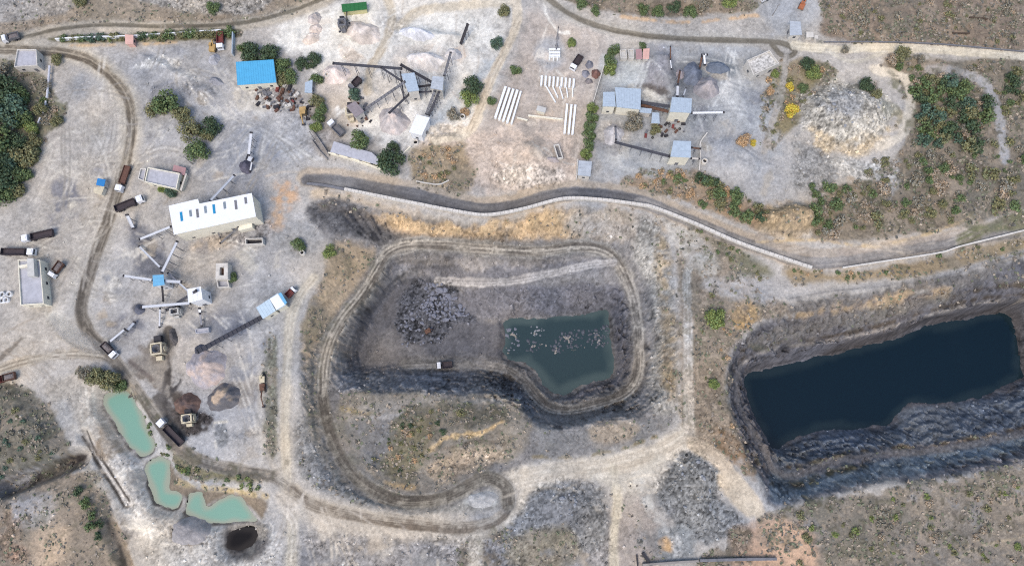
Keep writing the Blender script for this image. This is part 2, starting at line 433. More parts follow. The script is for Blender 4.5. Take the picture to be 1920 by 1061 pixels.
blob(560,450,45,35,(160,160,164), f=3, warp=2, rub=.3)
blob(535,365,24,30,(196,164,138), f=2.5, warp=2, brk=.7); blob(520,405,16,20,(196,168,144), f=2, warp=2, brk=.7)
area([(560,500),(620,470),(610,520),(580,560)], (190,184,180), f=2)
# dust hanging marks by the ponds
stroke([(92,590),(112,605),(145,635),(185,650)], 26, (208,205,201), f=2, warp=1.5, op=.8)
stroke([(90,600),(108,625),(135,645),(170,660)], 7, (150,144,136), f=1, brk=.5)
stroke([(0,672),(25,650),(40,635)], 9, (128,122,118), f=.8, warp=1)
stroke([(-10,690),(60,668),(130,655),(200,662)], 7, (148,139,131), f=.8, brk=.5); stroke([(60,682),(110,672),(160,670)], 4, (140,132,126), f=.6, brk=.4)
area([(95,715),(160,700),(200,740),(235,830),(275,870),(250,850),(200,830),(150,830),(120,780),(80,740)], (188,180,172), f=2, rub=.25)
for k in range(6):
    stroke([(105 + 14 * k, 730), (120 + 12 * k, 780), (140 + 10 * k, 800)], 2.5, (206,200,192), f=.4, brk=.4)
stroke([(118,762),(150,830),(175,870),(200,905)], 28, (186,182,180), f=1.5, warp=1.2)
stroke([(155,808),(188,868),(212,905),(238,948)], 3.2, (112,106,102), f=.3); stroke([(160,822),(176,848),(203,890),(235,950)], 3.2, (118,112,108), f=.3)
stroke([(200,975),(222,1020),(240,1075)], 6, (104,100,96), f=.5, warp=.6)
area([(175,850),(260,860),(275,900),(300,960),(380,980),(440,985),(500,980),(520,1060),(300,1080),(240,960)], (202,198,196), f=2, rub=.45)
blob(255,898,17,19,(166,162,154), f=.8, warp=.8, rub=.1); blob(357,995,36,24,(150,146,144), f=.8, warp=1.2, rub=.35, ang=5)
stroke([(225,940),(270,985),(320,1040),(350,1070)], 20, (212,209,208), f=1.5)
stroke([(500,985),(440,1010),(410,1040)], 14, (206,202,198), f=1, brk=.5)
area([(415,995),(450,978),(500,985),(490,1040),(430,1050)], (116,112,112), f=1.5, warp=1.5, rub=.3)
area([(316,870),(345,905),(392,918),(460,925),(500,940),(490,975),(440,925),(388,945),(345,930),(318,915)], (142,128,114), f=1, warp=1)
stroke([(335,905),(380,912),(440,920),(500,930)], 8, (206,184,142), f=.8, brk=.5, scr=.5)
stroke([(15,917),(60,895),(110,874),(150,860)], 24, (70,65,66), f=.8, warp=1.5, rub=.5)  # dark ditch soil, with the shade of its steep wall painted in
area([(55,880),(110,848),(125,852),(70,885)], (170,172,178), f=1, warp=1)
area([(0,905),(60,880),(50,905),(10,925)], (178,176,180), f=2); area([(20,945),(100,920),(95,980),(30,990)], (180,176,178), f=2, rub=.3)
area([(60,1000),(130,990),(110,1060),(60,1060)], (206,184,162), f=3); blob(20,1000,22,50,(176,150,130), f=2, rub=1.0, brk=.5); blob(35,1040,22,18,(170,142,124), f=1.5, rub=1.0)

# --- middle band: lane, retaining wall foot, pit brow
area([(590,352),(760,392),(910,420),(1050,388),(1230,410),(1250,440),(1150,440),(900,440),(700,400),(600,385)], (202,184,164), f=2, scr=.25, rub=.3)
stroke([(650,330),(800,368),(900,378),(960,370),(1030,352),(1110,352)], 9, (216,182,140), f=1, warp=1, brk=.7)
area([(780,280),(860,270),(890,320),(870,360),(800,350),(770,320)], (178,158,132), scr=.6, f=2, rub=.3)

# --- central pit
area(RIM_C, (146,143,145), f=1.5, rub=.35, cls=6)
area([(600,385),(760,410),(910,425),(1050,398),(1180,408),(1190,445),(1080,452),(900,452),(780,448),(720,432)], (204,176,142), f=2, warp=2.5, rub=.45)
area([(700,395),(900,425),(1060,398),(1160,420),(1080,440),(950,430),(820,440),(740,420)], (208,180,144), f=1.5, warp=3, brk=.9, rub=.45)
area([(1080,398),(1200,410),(1190,450),(1130,452),(1060,430)], (186,176,168), f=3, warp=3, rub=.4)
area([(588,385),(640,378),(700,400),(740,432),(770,440),(720,462),(690,450),(640,430),(596,412)], (92,91,95), f=2.5, warp=4, rub=.5, op=.9)  # dark grey upper left slope, its shade painted into the colour
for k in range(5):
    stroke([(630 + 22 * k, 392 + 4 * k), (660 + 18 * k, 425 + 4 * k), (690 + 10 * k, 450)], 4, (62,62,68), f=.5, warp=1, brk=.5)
area([(620,460),(690,460),(705,490),(660,560),(610,640),(575,690),(570,620),(600,540)], (188,168,144), f=2, scr=.55, rub=.25, warp=2)
area([(575,690),(605,650),(595,760),(615,850),(660,910),(620,900),(580,830)], (150,144,138), f=1.5, scr=.5, rub=.5)
area([(1200,410),(1236,420),(1258,480),(1268,600),(1268,740),(1258,780),(1220,760),(1225,640),(1215,540),(1190,470)], (172,168,164), f=2, rub=.6, warp=2)
area([(1232,440),(1256,480),(1264,620),(1264,740),(1245,720),(1240,560)], (180,160,134), f=2, scr=.5, rub=.5, brk=.7)
area([(730,480),(1100,475),(1140,490),(1060,510),(940,528),(820,520),(760,505),(720,520)], (134,132,138), f=1.5, rub=.3)
area([(740,480),(860,478),(1000,482),(1100,475),(1090,490),(900,500),(770,500)], (152,146,144), f=1.5, warp=2, rub=.35)
area([(690,560),(760,520),(830,520),(900,600),(945,610),(945,670),(830,690),(690,700),(650,690),(665,620)], (112,112,120), f=1.5, rub=.25)
area([(705,640),(760,600),(790,640),(820,675),(900,680),(760,700),(690,690)], (126,124,128), f=2)
area([(770,532),(840,528),(878,575),(892,600),(850,610),(820,640),(760,640),(740,600)], (98,100,110), f=1, rub=1.0, warp=2)
area([(870,545),(1140,535),(1150,580),(950,595),(890,590)], (124,123,131), f=1.5, rub=.4)
area([(1150,540),(1180,560),(1190,640),(1185,700),(1150,730),(1060,752),(1100,722),(1152,704),(1150,640)], (118,117,126), f=1, rub=.35)
area([(640,700),(700,695),(830,695),(950,700),(990,740),(1000,790),(960,760),(900,742),(800,740),(650,738)], (128,131,141), f=1.2, rub=.5, warp=1.5)
area([(640,740),(800,740),(960,752),(1000,820),(960,860),(900,890),(800,930),(700,910),(640,850)], (150,144,138), f=1.5, scr=.5, rub=.3)
area([(660,765),(800,745),(940,745),(960,760),(800,772),(680,790)], (172,166,162), f=2, op=.7)
stroke([(640,765),(720,780),(800,768),(880,760)], 7, (180,162,130), f=1, brk=.6, scr=.7)
stroke([(690,880),(720,905),(780,915)], 9, (196,168,128), f=1, brk=.6, scr=.6)
area([(660,790),(760,785),(740,850),(700,870),(660,830)], (140,138,140), f=2, warp=2, rub=.4, scr=.3)
stroke([(700,782),(800,772),(900,752),(960,750)], 8, (178,176,178), f=1)
area([(760,765),(930,760),(940,790),(890,808),(840,815),(800,842),(750,850)], (116,112,100), f=2, warp=2.5, scr=.8, op=.85)
stroke([(808,842),(838,820),(870,813),(905,810),(940,790)], 10, (220,190,146), f=.6, warp=1.4, rub=.5)
stroke([(830,842),(870,832),(910,826),(945,832)], 7, (120,112,104), f=1, warp=1, brk=.5)  # shadow at the foot of the tan cliff, painted into the ground colour
area([(800,880),(850,850),(900,838),(945,850),(930,870),(880,880),(830,905)], (210,190,168), f=1.5, warp=1.5, rub=.6)
area([(750,800),(810,790),(800,850),(760,900),(720,880)], (138,130,108), f=2, scr=.7, warp=2)
area([(1000,805),(1140,795),(1260,780),(1240,812),(1160,836),(1080,855),(1010,855)], (154,152,154), f=1.5, rub=.35, scr=.2)
area([(1110,800),(1190,795),(1180,825),(1120,835)], (194,176,156), f=2, op=.8)
stroke([(1000,855),(1080,858),(1160,842),(1230,818)], 6, (166,150,112), f=.7, brk=.5, scr=.8)

# --- strip between the pits
area([(1270,420),(1330,440),(1440,540),(1500,590),(1430,600),(1370,660),(1366,745),(1400,850),(1290,830),(1275,640)], (162,148,134), f=2, scr=.55, rub=.5, warp=2)
area([(1240,410),(1310,430),(1350,500),(1320,520),(1270,470)], (196,190,184), f=2, rub=.25)
area([(1300,430),(1340,440),(1440,500),(1440,530),(1400,520),(1350,470)], (136,132,112), f=2, scr=.7)
area([(1330,520),(1480,520),(1560,530),(1480,560),(1420,570),(1330,550)], (184,180,180), f=2, rub=.15)
blob(1395,590,26,26,(210,172,120), f=1.5, warp=2, brk=.7, scr=.4); stroke([(1372,700),(1368,745),(1390,815),(1400,840)], 9, (206,170,122), f=1, brk=.7, scr=.4)
area([(1350,800),(1420,860),(1410,900),(1340,830)], (150,124,100), f=1.5, scr=.8, brk=.7)
area([(1480,500),(1600,510),(1800,470),(1920,435),(1960,440),(1960,470),(1800,505),(1640,525),(1490,530)], (166,148,122), f=1.5, scr=.75, warp=1.5)
stroke([(1480,560),(1560,545),(1680,532),(1760,520),(1840,495),(1940,468)], 11, (164,162,164), f=1, rub=.15)
area([(1490,566),(1640,545),(1800,512),(1940,482),(1940,525),(1760,548),(1640,568),(1500,598)], (126,123,124), f=1.5, warp=2, rub=.4, scr=.2)
ruts([(1480,556),(1560,542),(1680,530),(1760,517),(1840,493),(1940,465)], (4,), 2.2, (118,116,120), .7)

# --- flooded pit
area(RIM_R, (112,111,119), f=1.5, rub=.4, cls=7)
for wl, o in ((W_R[3:14], -9),):
    stroke([(a, b + o) for a, b in wl], 16, (92,89,93), f=1.5, warp=1.5, rub=.4)
stroke(BEN_N_, 5, (150,144,142), f=.5, warp=.6, brk=.3)
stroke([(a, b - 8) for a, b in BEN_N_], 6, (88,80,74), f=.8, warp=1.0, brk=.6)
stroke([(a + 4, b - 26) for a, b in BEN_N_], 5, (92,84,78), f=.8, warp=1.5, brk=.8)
blob(1420, 648, 16, 8, (70,76,56), f=1, warp=1.2, scr=.7)
area([(1400,640),(1500,600),(1640,570),(1770,545),(1800,560),(1600,610),(1450,650)], (120,117,118), f=2, scr=.2, rub=.45)
area([(1490,585),(1640,556),(1760,538),(1760,552),(1600,580),(1500,602)], (186,164,138), f=1.5, scr=.5, brk=.7)
area([(1450,945),(1560,915),(1700,890),(1930,840),(1930,812),(1720,850),(1500,892),(1448,880)], (116,128,142), f=1.5, rub=.4, warp=1.5)
area([(1450,850),(1540,812),(1665,800),(1700,765),(1850,748),(1930,720),(1930,800),(1720,838),(1560,862),(1480,885)], (112,120,134), f=1.5, rub=.45, warp=1.5)
stroke([(1452,862),(1490,876),(1560,856),(1640,842),(1780,830),(1925,800)], 7, (98,86,78), f=.8, brk=.5, scr=.6)
stroke([(1450,905),(1500,908),(1560,885),(1620,872)], 9, (74,72,64), f=1, brk=.6, scr=.6)

# --- pond margins and the track with two wet ruts
for pl in PONDS[:3]:
    stroke(pl + pl[:1], 3.5, (122,116,108), f=.4, warp=.8, op=.85)
for pl in ([(194,760),(215,792),(240,832),(268,856)], [(275,890),(286,920),(302,946),(330,951),(343,936)], [(350,956),(370,970),(402,979),(440,979)]):
    stroke([(a - 2, b + 3) for a, b in pl], 5, (100,95,92), f=.5, warp=1.0)
stroke(PONDS[3] + PONDS[3][:1], 7, (66,62,64), f=.8, warp=1.0)
area([(425,985),(480,975),(500,990),(490,1010),(440,1000)], (168,160,152), f=1, warp=1.5, rub=.5, op=.8)
stroke([(320,985),(325,1005),(345,1020),(390,1018)], 3, (112,106,104), f=.4, warp=.8)
stroke([(241,890),(245,908),(258,915)], 2.5, (124,118,112), f=.4, warp=.6)
stroke([(156,818),(187,873),(213,913),(233,948)], 4.5, (84,79,76), f=.25, warp=.25); stroke([(164,808),(178,840),(200,872),(221,904),(243,938)], 4, (88,83,80), f=.25, warp=.25)
stroke([(205,965),(215,955),(240,950)], 4, (120,114,110), f=.5, brk=.5)
stroke([(200,975),(222,1020),(242,1080)], 7, (84,80,78), f=.5, warp=.8)
for x0 in range(0, 60, 8):
    stroke([(100 + x0, 735 + x0 * .3), (118 + x0, 775), (142 + x0 * .8, 812)], 2.2, (212,206,198), f=.3, warp=.4, brk=.4, op=.8)
area([(185,795),(225,830),(232,855),(190,855),(178,820)], (150,136,122), f=1.5, warp=1.5, brk=.6)
blob(240,1000,16,12,(146,142,144), f=1.5, brk=.5)
# wet black mud between works and ponds
stroke([(318,690),(316,715),(322,738),(306,760),(318,790),(345,822)], 8, (84,80,80), f=.6, warp=1.2)
stroke([(330,695),(338,712),(326,730)], 5, (80,77,80), f=.5, warp=1)
area([(322,745),(345,738),(372,760),(352,775),(330,770)], (96,88,84), f=1, warp=1.2)
area([(335,775),(385,778),(395,798),(350,806)], (88,82,82), f=1, warp=1.4, brk=.8, rub=.7)
stroke([(288,735),(300,765),(330,812)], 7, (108,104,103), f=.5, warp=.8, brk=.6)
stroke([(245,700),(275,712),(300,735)], 6, (128,121,117), f=.5, warp=.8, brk=.5)
blob(300,668,20,9,(128,121,116), f=1, warp=1.2, ang=-30); blob(283,650,16,8,(136,130,126), f=1, warp=1.2, ang=-60)
# --- south ground
area([(560,1000),(900,1000),(1060,1000),(1120,930),(1140,1090),(540,1090),(570,1020)], (160,158,162), f=3, rub=.6, warp=2)
area([(880,1005),(980,990),(1000,1040),(960,1090),(880,1090)], (132,122,112), f=2, warp=2, scr=.7, rub=.5, brk=.6)
blob(965,1018,14,14,(104,84,80), f=1.5, warp=1.5, brk=.4)
area([(975,930),(1060,895),(1130,915),(1142,990),(1100,1040),(1000,1060),(940,1040)], (144,145,150), f=2, rub=.65, warp=2)
area([(960,1010),(1060,990),(1080,1050),(960,1070)], (162,150,130), f=2, scr=.5, op=.8)
area([(1220,910),(1290,835),(1345,870),(1350,930),(1400,980),(1330,1020),(1250,970)], (142,144,149), f=1.5, rub=.75, warp=2)
area([(1150,930),(1210,920),(1240,1000),(1230,1070),(1150,1070)], (176,168,166), f=2, rub=.3, scr=.15)
area([(1230,990),(1290,990),(1300,1040),(1240,1050)], (150,154,160), f=1.5, rub=.4); blob(1250,1018,14,12,(206,170,128), f=1, brk=.6)
area([(1400,990),(1470,975),(1530,1010),(1520,1090),(1380,1090)], (214,178,152), f=2.5, warp=2, rub=.15); blob(1390,1010,25,25,(160,140,124), f=2, rub=.8, scr=.4)
area([(690,880),(760,938),(880,935),(960,925),(930,960),(800,965),(690,940)], (168,164,160), f=2, rub=.3)
blob(905,935,36,20,(184,184,184), f=1.5, rub=.3)
area([(560,780),(600,840),(640,900),(690,930),(690,950),(590,910),(550,850)], (150,151,156), f=2, rub=.6, scr=.25)
area([(1110,860),(1250,850),(1230,920),(1160,930)], (200,194,188), f=2)

# --- light and dark silt, stains and scrape marks in the yards
def stains(poly, n, size, cols, seed):
    rg = random.Random(seed); q = np.array(poly, float); x0, y0 = q.min(0); x1, y1 = q.max(0); k = 0
    while k < n:
        cx, cy = rg.uniform(x0, x1), rg.uniform(y0, y1)
        if poly_sd(np.array([cx]), np.array([cy]), q)[0] < 0: continue
        k += 1; s = rg.uniform(*size)
        blob(cx, cy, s * rg.uniform(.8, 2.0), s * rg.uniform(.5, 1.0), rg.choice(cols), ang=rg.uniform(0, 180), f=1.2, warp=2.2, op=rg.uniform(.45, .95), brk=.7, rub=rg.choice((.1, .1, .4)))
YD = [(200,80),(440,90),(600,250),(540,320),(540,500),(500,860),(440,840),(330,660),(190,650),(180,500),(240,320),(260,230)]
stains(YD, 60, (5, 20), [(148,150,160),(160,160,166),(168,158,148),(204,200,196),(138,138,146),(196,190,182)], 31)
stains([(20,420),(160,220),(240,200),(230,330),(150,560),(40,600)], 24, (6, 18), [(158,157,162),(200,196,190),(166,160,154)], 32)
stains([(600,30),(930,10),(930,110),(850,240),(640,240)], 40, (5, 18), [(200,196,194),(216,200,188),(240,238,236),(178,176,178),(206,194,184)], 33)
stains([(1130,100),(1440,90),(1440,250),(1500,350),(1330,340),(1130,310)], 46, (5, 18), [(146,149,158),(196,196,198),(134,136,146),(178,172,166),(160,164,172)], 34)
stains([(900,100),(1110,80),(1080,340),(880,340)], 34, (4, 14), [(172,164,160),(214,202,192),(160,152,148),(196,180,170)], 35)
stains([(560,980),(1000,960),(1180,880),(1300,1000),(1200,1060),(560,1060)], 34, (6, 20), [(150,150,154),(196,190,184),(136,136,142),(170,160,150)], 36)
stains([(70,720),(200,800),(280,950),(480,985),(480,1050),(250,1050),(150,880)], 34, (4, 14), [(150,146,142),(214,210,206),(130,124,120),(176,166,156)], 37)
stains([(1490,60),(1900,100),(1900,420),(1650,440),(1560,340),(1690,260)], 40, (6, 20), [(126,126,110),(170,154,140),(112,112,104),(134,120,112)], 38)
stains([(1560,0),(1910,0),(1910,80),(1560,70)], 30, (5, 16), [(124,122,114),(170,150,138),(116,110,108)], 39)
stains([(1460,960),(1800,900),(1915,880),(1915,1055),(1440,1055)], 30, (6, 18), [(130,126,116),(176,160,146),(118,114,110),(150,150,156)], 40)

# ruts are drawn further down
# --- roads and tracks (each also cut out as an object of its own)
RC = (128,118,106)
stroke([(1190,880),(1215,950),(1260,1000),(1275,1035)], 16, (196,196,198), f=1, warp=1, brk=.7)
stroke([(-30,104),(30,76),(110,57),(200,49),(300,53),(430,49),(520,32),(605,2),(640,-20)], 30, (188,180,170), f=1.2, warp=.8)
stroke([(0,92),(30,76),(110,55),(200,47),(300,50),(430,46),(520,29),(605,-1),(640,-20)], 9, (127,121,111), f=.4, warp=.3, ruts=.5, rutcol=(104,98,90), cls=1)
stroke([(1000,-20),(1030,2),(1065,25),(1120,48),(1200,64),(1300,72),(1400,76),(1470,80),(1490,90)], 26, (182,178,174), f=1.2, warp=.8)
stroke([(1005,-20),(1030,0),(1065,25),(1120,49),(1200,66),(1300,74),(1400,77),(1450,79),(1478,86),(1490,98),(1478,106),(1462,100),(1448,84)], 12, (130,124,115), f=.4, warp=.3, ruts=.6, rutcol=(104,98,90), cls=2)
stroke([(1490,86),(1560,92),(1680,90),(1800,97),(1960,108)], 20, (212,205,192), f=.6, warp=.6, ruts=.4, rutcol=(186,178,164), cls=3)
stroke([(1550,95),(1600,116),(1660,98)], 10, (198,194,188), f=.6, warp=.5, ruts=.4, rutcol=(170,164,156))
stroke([(1475,105),(1468,160),(1452,220),(1432,285)], 14, (174,170,168), f=.5, warp=.5, ruts=.5, rutcol=(140,136,134), cls=3)
stroke([(1640,130),(1700,150),(1705,215),(1690,255),(1650,275)], 20, (208,200,190), f=.8, warp=.8, cls=3, ruts=.4, rutcol=(186,178,168))
stroke([(1740,130),(1800,135),(1850,160),(1870,210),(1880,260),(1885,300)], 22, (170,170,176), f=1.2, warp=1.2, cls=3)
stroke([(1420,440),(1560,430),(1680,408),(1760,385),(1830,340),(1860,300)], 6, (168,154,142), f=.8, warp=.8, op=.7)
stroke([(720,-20),(735,30),(730,60),(712,100),(695,130),(690,170)], 18, (202,192,178), f=.8, warp=.8, ruts=.7, rutcol=(178,166,150), cls=3)
stroke([(960,5),(860,12),(790,20),(750,50)], 22, (208,199,186), f=1, warp=.8, ruts=.5, rutcol=(184,172,156), cls=3)
stroke([(965,-20),(970,40),(950,90),(925,140),(905,190),(880,245),(820,262)], 19, (210,198,182), f=.6, warp=.6, ruts=.5, rutcol=(186,172,155), cls=3)
stroke([(1100,60),(1115,90),(1105,170),(1090,240),(1078,290)], 18, (192,182,176), f=1, warp=.8, ruts=.6, rutcol=(170,158,150), cls=3)
L1 = [(-30,92),(40,94),(110,98),(165,112),(210,145),(238,185),(246,235),(240,290),(232,320)]
L2 = [(232,320),(215,380),(190,450),(166,520),(152,580),(164,620)]
L3 = [(164,620),(195,655),(235,700),(280,765),(330,832),(380,866),(450,882),(510,892),(545,915)]
stroke(L1, 44, (194,187,178), f=2.5, warp=1.2)
stroke(L2, 44, (184,181,180), f=2.5, warp=1.2)
stroke([(600,160),(560,120),(600,160)], 2, DUST)
stroke(L1, 21, (170,160,147), f=.7, warp=.7, ruts=1.0, rutcol=(104,95,86), cls=4)
stroke(L2, 24, (138,132,127), f=.5, warp=.5, ruts=.9, rutcol=(98,92,88), cls=4)
stroke(L3, 22, (156,149,143), f=.6, warp=.6, ruts=1.0, rutcol=(102,96,92), cls=4)
area([(105,68),(250,64),(430,54),(435,72),(250,80),(108,80)], (120,118,88), f=.8, warp=.8, scr=.9)
stroke([(130,86),(250,84),(330,80)], 5, (208,182,150), f=.8, brk=.6)
stroke([(250,225),(230,330),(210,400)], 9, (200,196,190), f=1, op=.4)
stroke([(-20,700),(40,680),(120,664),(190,668)], 16, (186,180,173), f=1, warp=.8, ruts=.6, rutcol=(142,134,126), cls=4)
for a in ([(90,330),(120,305),(150,308),(165,340),(170,420)], [(110,420),(150,425),(170,400)], [(80,470),(140,460),(180,440)], [(60,300),(110,250),(180,235)], [(260,320),(280,290),(330,285)], [(20,470),(110,450),(170,420)]):
    stroke(a, 6, (172,168,166), f=.6, brk=.5, op=.6); stroke([(x + 5, y + 6) for x, y in a], 4, (204,201,198), f=.5, brk=.4, op=.6)
for a in ([(420,250),(350,330)], [(470,240),(420,300),(370,340)], [(490,250),(560,300)], [(480,210),(560,280),(600,300)]):
    for k in (-6, 2, 8):
        stroke([(x + k, y) for x, y in a], 3, (198,197,199), f=.5, brk=.5, op=.6)
stroke([(500,330),(540,322),(600,330)], 5, (196,188,182), f=.6)
# mid lane (sealed) and its shoulder
LANE = [(575,338),(640,342),(760,362),(860,386),(920,394),(980,383),(1050,365),(1120,364),(1200,378),(1280,408),(1360,442),(1440,470),(1520,492),(1600,486),(1700,468),(1800,452),(1960,424)]
stroke([(x, y - 5) for x, y in LANE], 42, (186,172,158), f=1, warp=1)
stroke(LANE, 25, (140,137,139), f=.5, warp=.5, ruts=.5, rutcol=(112,109,112), cls=5)
stroke(LANE[:9], 24, (116,115,120), f=.7, warp=.7, ruts=.5, rutcol=(98,97,102))
blob(640,345,30,7,(150,148,150), f=1.5, warp=1.5, op=.7)
stroke([(1560,478),(1700,460),(1800,440),(1880,418)], 22, (176,166,160), f=1, warp=.8, ruts=.3, rutcol=(158,150,146), cls=5)
stroke([(1430,455),(1500,470),(1560,478)], 18, (176,166,158), f=1, warp=.8)
stroke([(1400,455),(1530,450),(1640,462),(1760,432),(1840,398)], 5, (206,184,150), f=.8, brk=.6)
stroke(LANE[8:], 17, (150,147,149), f=.6, warp=.6, ruts=.5, rutcol=(126,123,126))
ruts(LANE[8:], (-5, 5), 2.2, (170,165,163), .6)
area([(1795,445),(1830,425),(1960,388),(1960,420),(1850,440),(1805,460)], (122,124,98), f=1, scr=.7, warp=1)
# access roads
A1 = [(590,520),(565,550),(545,600),(538,680),(534,760),(535,830),(538,900),(548,960),(545,1080)]
stroke(A1, 26, (186,180,174), f=1.2, warp=1)
stroke(A1, 17, (198,190,178), f=.5, warp=.5, ruts=.6, rutcol=(176,166,154), cls=8)
stroke([(500,700),(490,780),(500,850),(530,900)], 16, (194,186,178), f=1.2, warp=1, op=.8)
S1 = [(545,915),(590,945),(680,968),(780,982),(860,990),(915,982),(945,962),(953,940)]
stroke([(545,930),(600,960),(700,978),(860,992)], 50, (198,189,180), f=2, warp=1)
stroke([(1000,895),(960,960),(900,1000),(890,1080)], 26, (196,186,174), f=1.5, warp=1, cls=8)
stroke(S1, 23, (182,172,161), f=.6, warp=.6, ruts=1.0, rutcol=(124,113,103), cls=9)
stroke([(960,895),(1050,880),(1140,870),(1230,845),(1285,815),(1292,790),(1290,700),(1290,600),(1288,520),(1300,480),(1320,480)], 17, (200,198,197), f=.6, warp=.7, ruts=.7, rutcol=(160,155,152), cls=8)
stroke([(950,905),(1050,880),(1140,874),(1230,848),(1285,818)], 40, (202,193,182), f=1.5, warp=1.2, ruts=.5, rutcol=(184,173,160), cls=8)
stroke([(1290,700),(1294,770),(1290,820)], 18, (198,188,178), f=1, ruts=.4, rutcol=(176,166,156))
stroke([(1150,880),(1158,930),(1152,1000),(1150,1080)], 18, (202,194,180), f=.8, warp=.7, ruts=.6, rutcol=(182,172,158), cls=8)
stroke([(1110,890),(1180,900),(1235,860)], 20, (204,199,192), f=2, warp=1, op=.8)
stroke([(1300,830),(1345,860),(1385,905),(1420,955)], 26, (204,188,170), f=.8, warp=.8, ruts=.4, rutcol=(184,168,150), cls=8)
area([(1345,890),(1385,890),(1424,950),(1405,970),(1390,960),(1360,930)], (210,194,174), f=1, warp=.8)
stroke([(1540,1061),(1600,1050),(1680,1032),(1760,1025),(1840,1020),(1930,1000)], 3, (176,160,142), f=.5, brk=.7); stroke([(1780,1061),(1830,1028),(1920,1005)], 4, (184,170,150), f=.5)
# haul road round the pit
stroke([p[:2] for p in HAUL], 36, (126,122,121), f=1.2, warp=1.2, op=.75, rub=.35)
stroke([p[:2] for p in HAUL[:22]], 27, (168,163,158), f=.7, warp=.7)
stroke([p[:2] for p in HAUL[:11]], 24, (142,136,128), f=.5, warp=.5, ruts=1.0, rutcol=(100,94,89), cls=9)
stroke([p[:2] for p in HAUL[10:22]], 19, (186,178,168), f=.5, warp=.5, ruts=1.0, rutcol=(112,105,99), cls=9)
stroke([p[:2] for p in HAUL[21:30]], 21, (172,166,160), f=.5, warp=.5, ruts=1.0, rutcol=(104,99,96), cls=9)
stroke([p[:2] for p in HAUL[29:]], 20, (158,154,152), f=.8, warp=.6, ruts=.8, rutcol=(104,102,102), cls=9)
stroke([p[:2] for p in BRANCH], 22, (118,116,120), f=1, warp=1, op=.7)
stroke([p[:2] for p in BRANCH], 15, (190,185,184), f=.5, warp=.6, ruts=.7, rutcol=(140,135,135), cls=9)
stroke([p[:2] for p in BEN_S], 12, (110,108,112), f=.6, warp=.6, op=.8)

# --- wet wheel ruts pressed into the haul roads
H2 = [p[:2] for p in HAUL]
ruts(L1, (-6.5, -3.5, 2.5, 6), 2.2, (100,92,84)); ruts(L2, (-7, -2, 1.5, 6), 2.6, (92,87,83), .8)
ruts(L3, (-6, -2.5, 3, 6.5), 2.2, (100,95,91)); ruts(S1, (-6, -2, 2.5, 6.5), 2.4, (118,107,98))
ruts(H2[:11], (-7, -3, 1.5, 5.5), 2.8, (94,88,83), .9); ruts(H2[9:16], (-4, 3.5), 2.6, (104,98,93)); ruts(H2[14:24], (-3.5, 3), 2.4, (108,102,98)); ruts(H2[22:31], (-5, 0, 4.5), 2.4, (98,94,92)); ruts(H2[28:], (-3.5, 3.5), 2.4, (100,97,96), .6)
ruts(H2[7:22], (-10.5, 10.5), 2.6, (112,108,106), .7); ruts([p[:2] for p in BRANCH], (-2.5, 2.5), 2.0, (146,142,142), .7)
ruts(A1, (-3.5, 3.5), 2.2, (176,166,154), .6); ruts([(1288,520),(1290,600),(1290,700),(1292,790)], (-3, 3), 2.2, (150,146,144), .7)
ruts([(-20,700),(40,680),(120,664),(190,668),(225,690)], (-4, 3), 2.6, (128,120,113), .8); ruts([(735,30),(730,60),(712,100),(695,130),(690,170)], (-5, 5), 2.4, (182,170,155), .7)
ruts([(970,40),(950,90),(925,140),(905,190),(880,245)], (-4, 4), 2.2, (174,160,146), .7); ruts([(1495,88),(1560,92),(1680,90),(1800,97),(1960,108)], (-4, 4), 2.4, (190,182,168), .7)
ruts([(960,895),(1050,882),(1140,874),(1230,848),(1285,818)], (-12, -7, 3, 8), 2.6, (182,172,160), .7); ruts([(1158,930),(1152,1000),(1150,1080)], (-4, 4), 2.4, (178,168,154), .7)
for a in ([(262,170),(300,240),(255,310),(235,330)], [(205,160),(215,230),(205,300),(190,380)], [(230,190),(235,260),(215,330),(185,400)], [(150,310),(210,290),(240,250)], [(255,300),(300,278),(350,285)], [(420,255),(455,235),(520,255),(590,300)], [(500,240),(490,300),(520,330)], [(180,540),(120,480),(60,455)], [(170,420),(110,440),(60,470)]):
    ruts(a, (-4, 4), 2.0, (158,153,150), .6, .6); ruts(a, (0,), 3, (206,202,197), .5, .6)
# --- wheel marks all over the working yards
def marks(poly, n, dirs, length=(60, 160), seed=1, dark=(160,156,154), light=(208,205,203)):
    rg = random.Random(seed); q = np.array(poly, float); x0, y0 = q.min(0); x1, y1 = q.max(0)
    for k in range(n):
        for _ in range(40):
            cx, cy = rg.uniform(x0, x1), rg.uniform(y0, y1)
            if poly_sd(np.array([cx]), np.array([cy]), q)[0] > 0: break
        a = math.radians(rg.choice(dirs) + rg.gauss(0, 14)); L = rg.uniform(*length); bend = rg.gauss(0, .35)
        pts = [(cx + L * t * math.cos(a + bend * t), cy + L * t * math.sin(a + bend * t)) for t in (-.5, -.17, .17, .5)]
        off = (-math.sin(a) * 9, math.cos(a) * 9)
        c = dark if rg.random() < .5 else light
        for sgn in ((0, 1) if rg.random() < .5 else (0,)):
            stroke([(x + off[0] * sgn, y + off[1] * sgn) for x, y in pts], rg.uniform(2.2, 4.5), c, f=.35, warp=.25, brk=.6, op=rg.uniform(.35, .75), n=5)
marks([(130,110),(250,130),(250,420),(170,500),(30,480),(20,420),(110,230)], 34, [110, 100, 20, 75], seed=2)
marks([(260,100),(470,130),(600,260),(560,320),(430,330),(330,260)], 34, [35, 150, 130, 30], seed=3)
marks([(200,420),(330,440),(520,460),(500,640),(380,620),(200,640)], 26, [100, 20, 150], (40, 100), seed=4)
